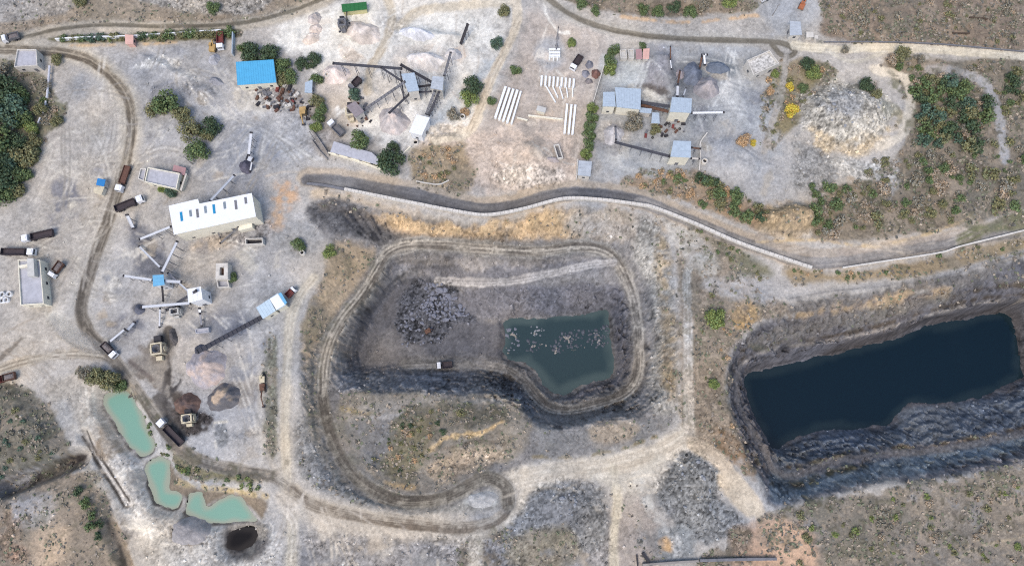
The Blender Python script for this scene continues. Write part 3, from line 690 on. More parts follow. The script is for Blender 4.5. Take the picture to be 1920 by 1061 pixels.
marks([(440,620),(515,610),(515,860),(450,860)], 14, [92, 85], (60, 130), seed=5, light=(212,206,200))
marks([(620,30),(900,20),(920,120),(850,240),(700,120)], 22, [100, 150, 30, 60], (40, 110), seed=6, dark=(196,188,182), light=(236,234,232))
marks([(1140,120),(1430,90),(1430,300),(1340,320),(1250,260)], 26, [100, 60, 20], (40, 110), seed=7, dark=(142,145,154), light=(204,206,210))
marks([(990,60),(1110,80),(1090,300),(920,320),(960,160)], 16, [100, 20], (40, 90), seed=8, dark=(170,160,156))
marks([(950,900),(1100,880),(1280,820),(1240,910),(1000,930)], 16, [0, -12, -25], (60, 140), seed=9, dark=(180,170,158), light=(216,208,198))
marks([(520,900),(620,960),(900,1000),(880,1050),(540,1061)], 24, [10, 90, 75, 20], (50, 140), seed=10, dark=(166,158,152), light=(212,204,196))
marks([(0,600),(150,590),(200,660),(0,720)], 10, [-10, 30], (50, 120), seed=11, dark=(160,152,146))
marks([(700,620),(900,640),(940,680),(720,690)], 10, [10, 60], (40, 90), seed=12, dark=(100,99,102), light=(134,132,136))
marks([(1390,440),(1560,480),(1700,470),(1900,430),(1900,410),(1600,450)], 12, [-8, 15], (60, 140), seed=13, dark=(150,142,138), light=(196,188,182))

# --- fine relief
WALLM = np.clip(SLOPE - .35, 0, 1.2)
LOWP = (CLS >= 6) & (CLS <= 7)
_fr = (Z / 2.7 + 1.3 * N16 + .45 * N6) % 1.0
terr = 2.7 * (sstep(.38, .62, _fr) - _fr) * .34 * sstep(.3, .9, SLOPE) * sstep(-.5, .25, fbm(X, Y, 20, 3, 500))
DZ = .10 * N16 + .10 * N6 + .05 * N2 + .02 * N1
_c = PN([(825, 575)], -21)[0]
BIGR = np.exp(-(((X - _c[0]) / 13) ** 2 + ((Y - _c[1]) / 11) ** 2))
DZ += RUB * (.75 * BIGR * (VR - .5) * sstep(.02, .25, VF2 - VF1) + .34 * (WR - .35) * sstep(.0, .3, WF2 - WF1) + .15 * N1)
DZ += WALLM * (.3 * N2 + .5 * N6 + 1.5 * (VR - .5) * sstep(.0, .15, VF2 - VF1) + .85 * (WR - .5) * sstep(.0, .15, WF2 - WF1)) * LOWP + terr * LOWP
DZ += SCR * (.16 * N2 + .12 * N1)
ROADM = (CLS > 0) & (CLS != 6) & (CLS != 7)
DZ = np.where(ROADM, DZ * .35, DZ)
for wl, zw, sl in [(W_C, ZW_C, .5), (W_R, ZW_R, 1.0)] + [(p, ZW_P, .45) for p in PONDS]:
    q = PN(smooth(wl, 5, True), zw); w = window(q, 7)
    d = poly_sd(X[w], Y[w], q) + (.55 * N6[w] + .55 * N2[w] + .15 * N1[w]) * (1.0 if sl > .47 else .8)
    t = sstep(0, 3.0, -d)
    zo = (zw - d * sl * (1 + .5 * N6[w])) * (1 - t) + (Z[w] + DZ[w]) * t
    zi = zw - .12 - np.minimum(d, 4) * .6
    if zw == ZW_C:     # broken rock just breaking the surface
        isl = np.zeros(d.shape, np.float32)
        for cx, cy, r in ((1062,636,5),(1045,655,3),(1122,632,4.5),(1075,655,4),(1100,655,4),(1005,624,2.5),(962,630,4.5),(952,658,3),(998,650,3),(1130,645,3),(1020,648,2.5)):
            g = PN([(cx, cy)], zw)[0]; isl = np.maximum(isl, np.exp(-((X[w] - g[0]) ** 2 + (Y[w] - g[1]) ** 2) / (r * .42) ** 2))
        zi = np.where(isl > .12, np.maximum(zi, zw - .45 + isl * .35 + .5 * (WR[w] - .35) + .3 * N1[w]), zi)
    Z[w] = np.where(d > 0, zi, zo); DZ[w] = np.where(d > -3.0, 0, DZ[w])
inner = (np.abs(X) < 225) & (Y > -57) & (Y < 199)
Z = (Z + DZ * np.where(inner, 1, .3)).astype(np.float32)

STRATA = fbm((X + .35 * Y) * .10 + .4 * N16, Z * .55 + .5 * N6, 1.0, 4, 300)
DZS = 1
# --- fine colour of the ground itself
lum = 1 + .13 * N16 + .12 * N6 + .10 * N2 + .10 * N1 + .09 * vnoise(X, Y, .42, 71)
SP1, SP2, SPR = worley(X + .3 * N1, Y + .3 * N2, .85, 33)
RB2 = np.clip(RUB - .18, 0, 1)
lum += RB2 * (.75 * sstep(.5, .85, SPR) * sstep(.5, .2, SP1) - .35 * sstep(.45, .1, SPR) - .08)
lum += RUB * (.85 * (WR - .5) * sstep(.0, .2, WF2 - WF1) + .35 * (VR - .5) - .55 * (1 - sstep(.03, .16, WF2 - WF1)) + .25 * N1)
lum += np.clip(SLOPE - .25, 0, .9) * LOWP * .38 * STRATA
INF = sstep(12, 0, np.maximum(np.maximum(np.abs(X) - 224, Y - 198), -56 - Y))
lum = 1 + (lum - 1) * INF
SCR = SCR * INF
ALB *= np.clip(lum, .2, 2.0)[..., None]
warmth = (.03 + .05 * N16 + .06 * fbm(X, Y, 30, 3, 90))[..., None]
ALB *= 1 + warmth * np.array([1.0, .15, -1.1], np.float32)
big = SCR * sstep(.0, .6, .8 * fbm(X, Y, 11, 4, 400) + .25 * N2)
ALB += (lin((122,120,112)).astype(np.float32) - ALB) * (big * .65)[..., None]
big2 = SCR * sstep(.15, .6, fbm(X, Y, 8, 4, 420) + .2 * N2)
ALB += (lin((178,162,148)).astype(np.float32) - ALB) * (big2 * .5)[..., None]
s1 = SCR * sstep(.05, .55, .7 * N2 + .6 * N6 + .35 * N1); s2 = SCR * sstep(.2, .8, .8 * N1 + .5 * N2 - .2 * N6)
g1 = lin((104,102,78)).astype(np.float32); g2 = lin((92,84,76)).astype(np.float32); g3 = lin((196,178,156)).astype(np.float32)
ALB += (g1 - ALB) * (s1 * .6)[..., None]; ALB += (g2 - ALB) * (s2 * .6)[..., None]
ALB += (g3 - ALB) * (SCR * sstep(.35, .9, -N1 * .8 - N2 * .4) * .5)[..., None]
gray = ALB @ np.array([.3, .6, .1], np.float32)
ALB = gray[..., None] + (ALB - gray[..., None]) * .92
ALB *= (1 + .10 * ((CLS == 8) | (CLS == 3)))[..., None]
ALB *= (np.clip(gray, .01, 1) / .46)[..., None] ** .05
ALB *= np.array([1.0, .995, .925], np.float32) * .885
ALB_K = 0.86
ALB = np.clip(ALB * ALB_K, .01, .9)
ZG = Z

def tz(x, y):
    """Height of the finished ground at a world point."""
    i = min(max(int(np.searchsorted(AX, x)) - 1, 0), NX - 2); j = min(max(int(np.searchsorted(AY, y)) - 1, 0), NY - 2)
    a = (x - AX[i]) / (AX[i + 1] - AX[i]); b = (y - AY[j]) / (AY[j + 1] - AY[j])
    return float(Z[j, i] * (1 - a) * (1 - b) + Z[j, i + 1] * a * (1 - b) + Z[j + 1, i] * (1 - a) * b + Z[j + 1, i + 1] * a * b)
# ------------------------------------------------------------------ materials
def pm(name, col, rough=.8, var=.18, scale=.6, metal=0.0, stripe=None, seen=True, bump=0.0):
    """Procedural paint / stone / metal: base colour broken by two noises (dirt, wear)."""
    m = bpy.data.materials.new(name); m.use_nodes = True
    n, l = m.node_tree.nodes, m.node_tree.links
    b = n['Principled BSDF']
    c = lin(col) * (ALB_K if seen else 1)
    tc = n.new('ShaderNodeTexCoord'); ns = n.new('ShaderNodeTexNoise'); ns.inputs['Scale'].default_value = scale; ns.inputs['Detail'].default_value = 6; ns.inputs['Roughness'].default_value = .65
    l.new(tc.outputs['Object'], ns.inputs['Vector'])
    r = n.new('ShaderNodeValToRGB'); r.color_ramp.elements[0].position = .3; r.color_ramp.elements[1].position = .7
    lo, hi = np.clip(c * (1 - var * 1.6), 0, 1), np.clip(c * (1 + var * .7), 0, .93)
    r.color_ramp.elements[0].color = (*lo, 1); r.color_ramp.elements[1].color = (*hi, 1)
    l.new(ns.outputs['Fac'], r.inputs['Fac']); l.new(r.outputs['Color'], b.inputs['Base Color'])
    b.inputs['Roughness'].default_value = rough; b.inputs['Metallic'].default_value = metal
    b.inputs['Specular IOR Level'].default_value = .3
    if bump:
        bp = n.new('ShaderNodeBump'); bp.inputs['Strength'].default_value = bump; bp.inputs['Distance'].default_value = .05
        l.new(ns.outputs['Fac'], bp.inputs['Height']); l.new(bp.outputs['Normal'], b.inputs['Normal'])
    return m

def attr_mat(name, attr, rough=.95, detail=True, trans=0.0):
    m = bpy.data.materials.new(name); m.use_nodes = True
    n, l = m.node_tree.nodes, m.node_tree.links
    b = n['Principled BSDF']; b.inputs['Roughness'].default_value = rough; b.inputs['Specular IOR Level'].default_value = .15
    a = n.new('ShaderNodeAttribute'); a.attribute_name = attr
    if detail:
        g = n.new('ShaderNodeTexCoord'); t = n.new('ShaderNodeTexNoise'); t.inputs['Scale'].default_value = 2.2; t.inputs['Detail'].default_value = 5; t.inputs['Roughness'].default_value = .7
        l.new(g.outputs['Object'], t.inputs['Vector'])
        mr = n.new('ShaderNodeMapRange'); mr.inputs['From Min'].default_value = .25; mr.inputs['From Max'].default_value = .75; mr.inputs['To Min'].default_value = .72; mr.inputs['To Max'].default_value = 1.26
        l.new(t.outputs['Fac'], mr.inputs['Value'])
        mx = n.new('ShaderNodeMix'); mx.data_type = 'RGBA'; mx.blend_type = 'MULTIPLY'; mx.inputs['Factor'].default_value = 1
        l.new(a.outputs['Color'], mx.inputs['A']); l.new(mr.outputs['Result'], mx.inputs['B']); l.new(mx.outputs['Result'], b.inputs['Base Color'])
        bp = n.new('ShaderNodeBump'); bp.inputs['Strength'].default_value = .5; bp.inputs['Distance'].default_value = .12
        l.new(t.outputs['Fac'], bp.inputs['Height']); l.new(bp.outputs['Normal'], b.inputs['Normal'])
    else:
        l.new(a.outputs['Color'], b.inputs['Base Color'])
    return m

M = dict(
    white=pm('white_sheet', (236,237,238), .5, .05), cream=pm('cream_wall', (235,228,208), .85, .10), stained=pm('stained_white_roof', (214,210,202), .8, .42, 1.1), lime=pm('limewashed_wall', (214,208,198), .9, .16),
    bluegrey=pm('blue_grey_sheet', (176,190,202), .5, .12, 1.0), greyroof=pm('grey_sheet', (182,188,194), .55, .14), brownroof=pm('brown_sheet', (146,136,138), .6, .14),
    blue=pm('blue_sheet', (86,172,214), .5, .08), sky=pm('light_blue_sheet', (112,176,212), .5, .08), lightsheet=pm('pale_blue_sheet', (190,208,218), .5, .06),
    slab=pm('concrete_slab', (184,184,190), .9, .14), conc=pm('concrete', (200,198,192), .9, .14), beamc=pm('white_concrete', (238,240,240), .8, .05),
    green=pm('green_sheet', (48,110,62), .7, .12), yellowedge=pm('yellow_edge', (206,200,150), .7, .12), pinkroof=pm('pink_slab', (178,142,142), .9, .12),
    glass=pm('dark_glass', (44,54,62), .15, .1), skyl=pm('blue_skylight', (38,140,186), .3, .1), skyg=pm('grey_skylight', (132,144,152), .4, .15),
    belt=pm('dark_belt', (78,78,84), .85, .15), frame=pm('grey_steel', (120,120,124), .6, .2), palebelt=pm('dusty_conveyor_cover', (206,208,212), .7, .08),
    midbelt=pm('dusty_grey_conveyor', (150,150,156), .7, .12), rust=pm('rusty_steel', (112,84,70), .85, .25, 1.5), dark=pm('dark_steel', (58,56,60), .7, .2),
    tyre=pm('tyre_rubber', (38,38,40), .9, .1), cabw=pm('white_cab_paint', (238,238,240), .35, .04), bed=pm('dark_tipper_steel', (74,66,70), .7, .2),
    brownbed=pm('brown_tipper_steel', (110,80,68), .75, .25, 1.5), redp=pm('red_paint', (128,68,64), .5, .15), orange=pm('orange_paint', (178,112,78), .55, .15),
    yellow=pm('yellow_paint', (190,158,104), .55, .15), load=pm('gravel_load', (128,120,118), .95, .3, 3.0, bump=.6), beige=pm('beige_steel', (212,200,172), .6, .15),
    pit=pm('dark_water_tank', (34,34,36), .3, .1), pole=pm('weathered_pole', (150,144,138), .8, .2), wood=pm('bark', (92,78,66), .95, .25, 2), tarp=pm('blue_tarpaulin', (48,128,190), .6, .12),
    salmon=pm('salmon_plaster', (222,178,164), .9, .12), pipe=pm('pale_pipe', (206,206,212), .5, .1), brick=pm('red_brick', (170,110,92), .9, .2),
)
TM = attr_mat('ground_surface', 'albedo')

# ------------------------------------------------------------------ object helpers
def tag(o, label, cat=None, group=None, kind=None):
    o['label'] = label
    if cat: o['category'] = cat
    if group: o['group'] = group
    o['kind'] = kind or 'thing'
    return o

def empty(name, loc, label, cat, group=None, rz=0.0):
    o = bpy.data.objects.new(name, None); COL.objects.link(o)
    o.location = loc; o.rotation_euler = (0, 0, rz); o.empty_display_size = .5
    return tag(o, label, cat, group)

class MB:
    """Collects boxes, prisms, tubes, lathes; builds ONE mesh object."""
    def __init__(s): s.v, s.f = [], []
    def add(s, v, f):
        k = len(s.v); s.v += [tuple(q) for q in v]; s.f += [tuple(i + k for i in g) for g in f]; return s
    def box(s, c, d, rz=0.0, rx=0.0, ry=0.0):
        m = Matrix.Translation(c) @ Matrix.Rotation(rz, 4, 'Z') @ Matrix.Rotation(ry, 4, 'Y') @ Matrix.Rotation(rx, 4, 'X')
        x, y, z = d[0] / 2, d[1] / 2, d[2] / 2
        v = [m @ Vector(q) for q in ((-x,-y,-z),(x,-y,-z),(x,y,-z),(-x,y,-z),(-x,-y,z),(x,-y,z),(x,y,z),(-x,y,z))]
        return s.add(v, [(0,3,2,1),(4,5,6,7),(0,1,5,4),(1,2,6,5),(2,3,7,6),(3,0,4,7)])
    def bar(s, a, b, w, h):
        """Rectangular bar from a to b (w across, h high)."""
        a, b = Vector(a), Vector(b); d = (b - a).normalized()
        u = d.cross(Vector((0, 0, 1)))
        u = u.normalized() if u.length > 1e-4 else Vector((1, 0, 0)); w2 = u.cross(d).normalized()
        v = [p + u * sx * w / 2 + w2 * sz * h / 2 for p in (a, b) for sx, sz in ((-1,-1),(1,-1),(1,1),(-1,1))]
        return s.add(v, [(0,1,2,3),(7,6,5,4),(0,4,5,1),(1,5,6,2),(2,6,7,3),(3,7,4,0)])
    def prism(s, poly, z0, z1, ztop=None):
        n = len(poly); zt = ztop or [z1] * n
        v = [(p[0], p[1], z0) for p in poly] + [(p[0], p[1], z) for p, z in zip(poly, zt)]
        return s.add(v, [tuple(range(n - 1, -1, -1)), tuple(range(n, 2 * n))] + [(i, (i + 1) % n, n + (i + 1) % n, n + i) for i in range(n)])
    def tube(s, a, b, r0, r1=None, n=8, cap=True):
        r1 = r0 if r1 is None else r1
        a, b = Vector(a), Vector(b); d = (b - a).normalized()
        u = d.orthogonal().normalized(); w = d.cross(u)
        v = [p + (u * math.cos(t) + w * math.sin(t)) * r for p, r in ((a, r0), (b, r1)) for t in [2 * math.pi * i / n for i in range(n)]]
        f = [(i, (i + 1) % n, n + (i + 1) % n, n + i) for i in range(n)]
        if cap: f += [tuple(range(n - 1, -1, -1)), tuple(range(n, 2 * n))]
        return s.add(v, f)
    def lathe(s, prof, n=16, c=(0, 0, 0)):
        v = [(c[0] + r * math.cos(2 * math.pi * i / n), c[1] + r * math.sin(2 * math.pi * i / n), c[2] + z) for r, z in prof for i in range(n)]
        f = [(k * n + i, k * n + (i + 1) % n, (k + 1) * n + (i + 1) % n, (k + 1) * n + i) for k in range(len(prof) - 1) for i in range(n)]
        return s.add(v, f)
    def mesh(s, name, mat, sm=False):
        me = bpy.data.meshes.new(name); me.from_pydata(s.v, [], s.f); me.materials.append(mat)
        bm = bmesh.new(); bm.from_mesh(me); bmesh.ops.recalc_face_normals(bm, faces=bm.faces); bm.to_mesh(me); bm.free()
        if sm: me.polygons.foreach_set('use_smooth', [True] * len(me.polygons))
        return me
    def build(s, name, mat, parent=None, sm=False, loc=None):
        return link(name, s.mesh(name, mat, sm), parent, loc)

def link(name, me, parent=None, loc=None):
    o = bpy.data.objects.new(name, me); COL.objects.link(o)
    if parent is not None: o.parent = parent
    if loc is not None: o.location = loc
    return o

def copy_tree(o, parent=None):
    c = o.copy(); COL.objects.link(c); c.parent = parent
    for ch in [q for q in o.children]:
        copy_tree(ch, c)
    return c

# ------------------------------------------------------------------ cut the terrain sheet into ground, roads and pit
def cut_terrain():
    V = np.stack([X, Y, Z], -1).reshape(-1, 3).astype(np.float32)
    A = np.concatenate([ALB, np.ones(X.shape + (1,), np.float32)], -1).reshape(-1, 4).astype(np.float32)
    gx = np.gradient(Z, axis=1) / np.gradient(AX)[None, :]; gy = np.gradient(Z, axis=0) / np.gradient(AY)[:, None]
    N = np.stack([-gx, -gy, np.ones_like(gx)], -1).reshape(-1, 3); N /= np.linalg.norm(N, axis=1)[:, None]
    idx = np.arange(NX * NY).reshape(NY, NX)
    Q = np.stack([idx[:-1, :-1], idx[:-1, 1:], idx[1:, 1:], idx[1:, :-1]], -1).reshape(-1, 4)
    C = CLS[:-1, :-1].reshape(-1)
    names = {0: ('ground', 'pale dusty ground of quarry yards, heaps, scrub and waste land'),
             1: ('asphalt_road', 'dark road along the top left edge past the hedge and low wall'),
             2: ('asphalt_road', 'dark curved road at the top ending in a small turning loop'),
             3: ('dirt_track', 'pale dirt tracks winding between the upper yards and scrub'),
             4: ('dirt_road', 'rutted dirt road curving down through the left works'),
             5: ('lane', 'grey lane along the white retaining wall above the pit'),
             6: ('quarry_pit', 'stepped grey rock walls and floor of the central quarry pit'),
             7: ('quarry_pit', 'dark stepped rock walls of the flooded right hand pit'),
             8: ('dirt_road', 'pale access roads on the ridges round the central pit'),
             9: ('haul_road', 'rutted haul road from the hairpin spiralling down the pit')}
    for k, (nm, lab) in names.items():
        q = Q[C == k]
        if not len(q): continue
        u, inv = np.unique(q.reshape(-1), return_inverse=True)
        me = bpy.data.meshes.new(nm)
        nf = len(q)
        me.vertices.add(len(u)); me.vertices.foreach_set('co', V[u].reshape(-1))
        me.loops.add(nf * 4); me.loops.foreach_set('vertex_index', inv.astype(np.int32))
        me.polygons.add(nf); me.polygons.foreach_set('loop_start', np.arange(nf, dtype=np.int32) * 4)
        try: me.polygons.foreach_set('loop_total', np.full(nf, 4, np.int32))
        except Exception: pass
        me.update(calc_edges=True)
        me.polygons.foreach_set('use_smooth', np.ones(nf, bool))
        at = me.attributes.new('albedo', 'FLOAT_COLOR', 'POINT'); at.data.foreach_set('color', A[u].reshape(-1))
        me.materials.append(TM)
        try: me.normals_split_custom_set_from_vertices(N[u].tolist())
        except Exception as e: print('normals', e)
        o = link(nm, me); tag(o, lab, nm.replace('_', ' '), None, 'structure')
cut_terrain()

# ------------------------------------------------------------------ water
def water_mat(name, col, shallow, rough=.08, bump=.02, sc=.35, spec=.3):
    m = bpy.data.materials.new(name); m.use_nodes = True
    n, l = m.node_tree.nodes, m.node_tree.links; b = n['Principled BSDF']
    g = n.new('ShaderNodeTexCoord'); t = n.new('ShaderNodeTexNoise'); t.inputs['Scale'].default_value = sc; t.inputs['Detail'].default_value = 6
    l.new(g.outputs['Object'], t.inputs['Vector'])
    a = n.new('ShaderNodeAttribute'); a.attribute_name = 'depth'
    r = n.new('ShaderNodeValToRGB'); e = r.color_ramp.elements
    e[0].position = .08; e[0].color = (*lin(shallow), 1); e[1].position = .95; e[1].color = (*lin(col), 1)
    l.new(a.outputs['Fac'], r.inputs['Fac']); l.new(r.outputs['Color'], b.inputs['Base Color'])
    bp = n.new('ShaderNodeBump'); bp.inputs['Strength'].default_value = bump; bp.inputs['Distance'].default_value = .1
    l.new(t.outputs['Fac'], bp.inputs['Height']); l.new(bp.outputs['Normal'], b.inputs['Normal'])
    b.inputs['Roughness'].default_value = rough; b.inputs['Specular IOR Level'].default_value = spec
    return m
def water(name, pts, z, mat, label, grow=2.0, shelf=4.0):
    """Level sheet of small cells; depth (distance from the bank, broken by silt) is kept as an attribute."""
    q = PN(smooth(pts, 5, True), z); s = .8
    xs = np.arange(q[:, 0].min() - grow - s, q[:, 0].max() + grow + s, s); ys = np.arange(q[:, 1].min() - grow - s, q[:, 1].max() + grow + s, s)
    x, y = np.meshgrid(xs, ys); d = poly_sd(x, y, q)
    dep = np.clip(sstep(0, shelf, d + 1.0 * fbm(x, y, 7, 3, 11) * shelf * .35) * (1 + .10 * fbm(x, y, 16, 3, 12)), 0, 1)
    ok = d > -grow; cell = ok[:-1, :-1] & ok[1:, :-1] & ok[:-1, 1:] & ok[1:, 1:]
    idx = np.arange(x.size).reshape(x.shape)
    f = np.stack([idx[:-1, :-1], idx[:-1, 1:], idx[1:, 1:], idx[1:, :-1]], -1)[cell]
    u, inv = np.unique(f.reshape(-1), return_inverse=True)
    v = np.stack([x.reshape(-1)[u], y.reshape(-1)[u], np.full(len(u), z)], -1)
    me = bpy.data.meshes.new(name); me.from_pydata(v.tolist(), [], inv.reshape(-1, 4).tolist())
    at = me.attributes.new('depth', 'FLOAT', 'POINT'); at.data.foreach_set('value', dep.reshape(-1)[u].astype(np.float32))
    me.materials.append(mat); tag(link(name, me), label, 'water', None, 'structure')
WT = water_mat('muddy_teal_water', (42,58,60), (66,80,78), .12); WN = water_mat('deep_navy_water', (8,26,36), (26,40,46), .08, .012, .35, .25)
WG = water_mat('milky_turquoise_water', (112,150,132), (140,146,128), .25); WB = water_mat('black_water', (16,15,18), (40,37,36), .2, .02, .3, .08)
water('pit_water', W_C, ZW_C, WT, 'dark teal water on the floor of the central pit')
water('pit_water', W_R, ZW_R, WN, 'deep navy water filling the right hand flooded pit')
for w, m, lab in zip(PONDS, (WG, WG, WG, WB), ('long turquoise pond beside the bank of bushes', 'middle turquoise pond curving round a mud spit', 'lower turquoise pond with a mud spit', 'small black pool below the lower turquoise pond')):
    water('pond', w, ZW_P, m, lab, 2.2, 2.6)
# ------------------------------------------------------------------ buildings
def gz(px, py):
    g = G(px, py); return tz(g.x, g.y)

def roofpts(poly, z):
    p = [P(a, b, z) for a, b in poly]
    ar = sum(p[i].x * p[(i + 1) % len(p)].y - p[(i + 1) % len(p)].x * p[i].y for i in range(len(p)))
    return p if ar > 0 else p[::-1]

def inset(p, d):
    n = len(p); out = []
    for i in range(n):
        a, b, c = p[i - 1], p[i], p[(i + 1) % n]
        e1 = (b - a).xy.normalized(); e2 = (c - b).xy.normalized()
        n1 = Vector((-e1.y, e1.x)); n2 = Vector((-e2.y, e2.x))
        k = max(.35, 1 + n1.dot(n2))
        q = b.xy + (n1 + n2) * d / k
        out.append(Vector((q.x, q.y, b.z)))
    return out

def openings(root, p, c, z0, h, wallm, doors=True):
    """Door and windows on the longer walls, each a part of the building."""
    n = len(p); E = []
    for i in range(n):
        a, b = p[i] - c, p[(i + 1) % n] - c
        e = (b - a).xy; L = e.length
        if L < 3.2: continue
        e = e.normalized(); E.append((e.y * 0 + -(-e.x) * 0 + (-e.x) , L, a, e))
    E.sort(key=lambda t: -t[1])
    for k, (_, L, a, e) in enumerate(E[:4]):
        nrm = Vector((e.y, -e.x)); rz = math.atan2(e.y, e.x)
        cnt = max(1, min(4, int(L / 4.2)))
        for j in range(cnt):
            t = (j + .5) / cnt * L
            q = a.xy + e * t + nrm * .03
            if doors and k == 0 and j == cnt // 2:
                d = MB().box((0, 0, 0), (1.3, .10, 2.2)).build('door', M['frame'], root, loc=(q.x, q.y, 1.12)); d.rotation_euler.z = rz
                MB().box((.45, -.08, 0), (.08, .08, .25)).build('handle', M['dark'], d)
            elif h > 2.6:
                zc = min(h * .55, 2.0)
                f = MB(); s = .62; t2 = .5
                f.box((0, 0, s - .04), (2 * t2 + .1, .12, .09)).box((0, 0, -s + .04), (2 * t2 + .1, .12, .09)).box((-t2, 0, 0), (.09, .12, 2 * s - .17)).box((t2, 0, 0), (.09, .12, 2 * s - .17))
                w = f.build('window', M['frame'], root, loc=(q.x, q.y, zc)); w.rotation_euler.z = rz
                MB().box((0, .0, 0), (2 * t2 - .1, .06, 2 * s - .18)).build('pane', M['glass'], w)

def sheet_roof(quads, z, c, th=.16, rib=1.0, slope=0.0):
    mb = MB()
    for q in quads:
        p = [v - c for v in q]
        zt = [z + slope * (v.y - min(u.y for u in p)) for v in p]
        n = len(p)
        v = [(a.x, a.y, t - th) for a, t in zip(p, zt)] + [(a.x, a.y, t) for a, t in zip(p, zt)]
        mb.add(v, [tuple(range(n - 1, -1, -1)), tuple(range(n, 2 * n))] + [(i, (i + 1) % n, n + (i + 1) % n, n + i) for i in range(n)])
        if n == 4 and rib:
            A, B, Cc, D = [Vector((a.x, a.y, t)) for a, t in zip(p, zt)]
            if (B - A).length < (D - A).length: A, B, Cc, D = B, Cc, D, A
            k = max(2, int((B - A).length / rib))
            for i in range(k + 1):
                t = .01 + .98 * i / k
                mb.bar(A.lerp(B, t) + Vector((0, 0, .03)), D.lerp(Cc, t) + Vector((0, 0, .03)), .10, .05)
    return mb

def building(name, polys, h, roofm, wallm, label, style='sheet', cat=None, over=.3, rib=1.0, slope=0.0, opens=True, group=None, z0=None, outline=None):
    allp = [q for poly in polys for q in poly]
    mx, my = sum(a for a, b in allp) / len(allp), sum(b for a, b in allp) / len(allp)
    base = P(mx, my, h); z0 = tz(base.x, base.y) if z0 is None else z0
    quads = [roofpts(q, z0 + h) for q in polys]
    c = sum((v for q in quads for v in q), Vector()) / len(allp); c.z = z0
    root = empty(name, c, label, cat or 'building', group)
    if style == 'sheet':
        for k, q in enumerate(quads):
            p = inset(q, over)
            MB().prism([v - c for v in p], -.8, h - .16 - k * .004, [h - .17 + slope * (v.y - min(u.y for u in p)) for v in p]).build('wall', M[wallm], root)
        sheet_roof(quads, h, c, rib=rib, slope=slope).build('roof', M[roofm], root)
        if opens: openings(root, inset(quads[0], over), c, z0, h, wallm)
    else:
        for q in quads:
            p = [v - c for v in q]; i = inset(p, .28); n = len(p); par = .7
            mb = MB()
            v = [(a.x, a.y, -.8) for a in p] + [(a.x, a.y, h) for a in p] + [(a.x, a.y, h) for a in i] + [(a.x, a.y, h - par) for a in i]
            f = []
            for k in range(n):
                m = (k + 1) % n
                f += [(k, m, n + m, n + k), (n + k, n + m, 2 * n + m, 2 * n + k), (2 * n + k, 2 * n + m, 3 * n + m, 3 * n + k)]
            mb.add(v, f).build('wall', M[wallm], root)
            MB().prism([Vector((a.x, a.y, 0)) for a in inset(p, .26)], h - par - .25, h - par + .01).build('roof', M[roofm], root)
        if opens: openings(root, quads[0], c, z0, h, wallm)
    return root, c, z0, quads

B = building
# left works
mill, mc, mz, mq = B('mill_shed', [[(316,386),(371,373),(374,382),(472,362),(480,406),(326,440)]], 10.0, 'white', 'cream', 'long white roofed mill shed with a row of coloured roof lights', cat='mill', rib=1.6)
for (a, b, hh, m, nm) in ((340,406,8.5,'skyl','blue'),(357,400,6,'skyg','grey'),(370,400,8,'frame','dark'),(385,393,6.5,'skyg','grey'),(401,392,8.5,'skyl','blue'),(421,385,6.5,'skyg','grey'),(442,384,8.5,'frame','dark'),(460.5,376,6,'frame','dark')):
    q0, q1 = P(a - .25 * hh * .4, b - hh, mz + 10.1) - mc, P(a + .25 * hh * .5, b + hh, mz + 10.1) - mc
    MB().bar((q0.x, q0.y, 10.08), (q1.x, q1.y, 10.08), .85, .14).build('skylight', M[m], mill)
q0 = P(459, 418, mz + 3.5) - mc
MB().box((q0.x, q0.y - 1.0, 1.6), (5.2, 2.6, 3.2), rz=.24).build('porch', M['cream'], mill)
B('house', [[(277,313.5),(337,325),(330.5,354.5),(271,341)]], 4.2, 'slab', 'cream', 'cream house with a grey parapet roof beside the works road', 'parapet', 'house')
B('outhouse', [[(326,309),(349,315),(346,329),(338.5,327),(339,323.5),(323,320)]], 2.6, 'pinkroof', 'lime', 'low annex with a pink roof slab behind the cream house', cat='outhouse', rib=0, opens=False)
B('porch', [[(263,316),(274,316),(269.5,340),(258.5,335)]], 2.8, 'slab', 'lime', 'pale porch slab at the left end of the cream house', 'parapet', 'porch', opens=False)
B('garden_wall', [[(337,356),(348,325),(350.5,326),(340,359)]], 2.4, 'lime', 'cream', 'narrow cream wall block at the right end of the cream house', cat='wall', rib=0, opens=False)
hs, hc_, hz_, hq_ = B('house', [[(33,487),(75,487),(82,569),(38,572)]], 5.0, 'slab', 'cream', 'long cream house with parapet roof below the parked tipper', 'parapet', 'house')
pp = [P(a, b, hz_ + 7) - hc_ for a, b in ((50,484),(62,484),(64,517),(51,518))]
MB().prism([Vector((v.x, v.y, 0)) for v in pp][::-1], 4.0, 6.8).build('stair_room', M['conc'], hs)
pp = [P(a, b, hz_ + 6) - hc_ for a, b in ((34,497),(50,494),(50,499),(35,502))]
MB().prism([Vector((v.x, v.y, 0)) for v in pp][::-1], 4.0, 5.6).build('parapet_block', M['cream'], hs)
B('house', [[(32,93),(68,93),(70,123),(26,126)]], 4.5, 'slab', 'lime', 'small pale house with flat roof in the top left corner', 'parapet', 'house')
sh, shc, shz, shq = B('workshop', [[(480,576.5),(505,560),(517,582.5),(493,598)], [(506,559.2),(521,549.5),(536,571.5),(518.3,582)]], 5.5, 'lightsheet', 'cream', 'pale blue and white workshop shed at the foot of the long dark conveyor', cat='shed', rib=1.0)
pp = [P(a, b, shz + 5.75) - shc for a, b in ((522,550),(527,548.5),(538,567),(534,571))]
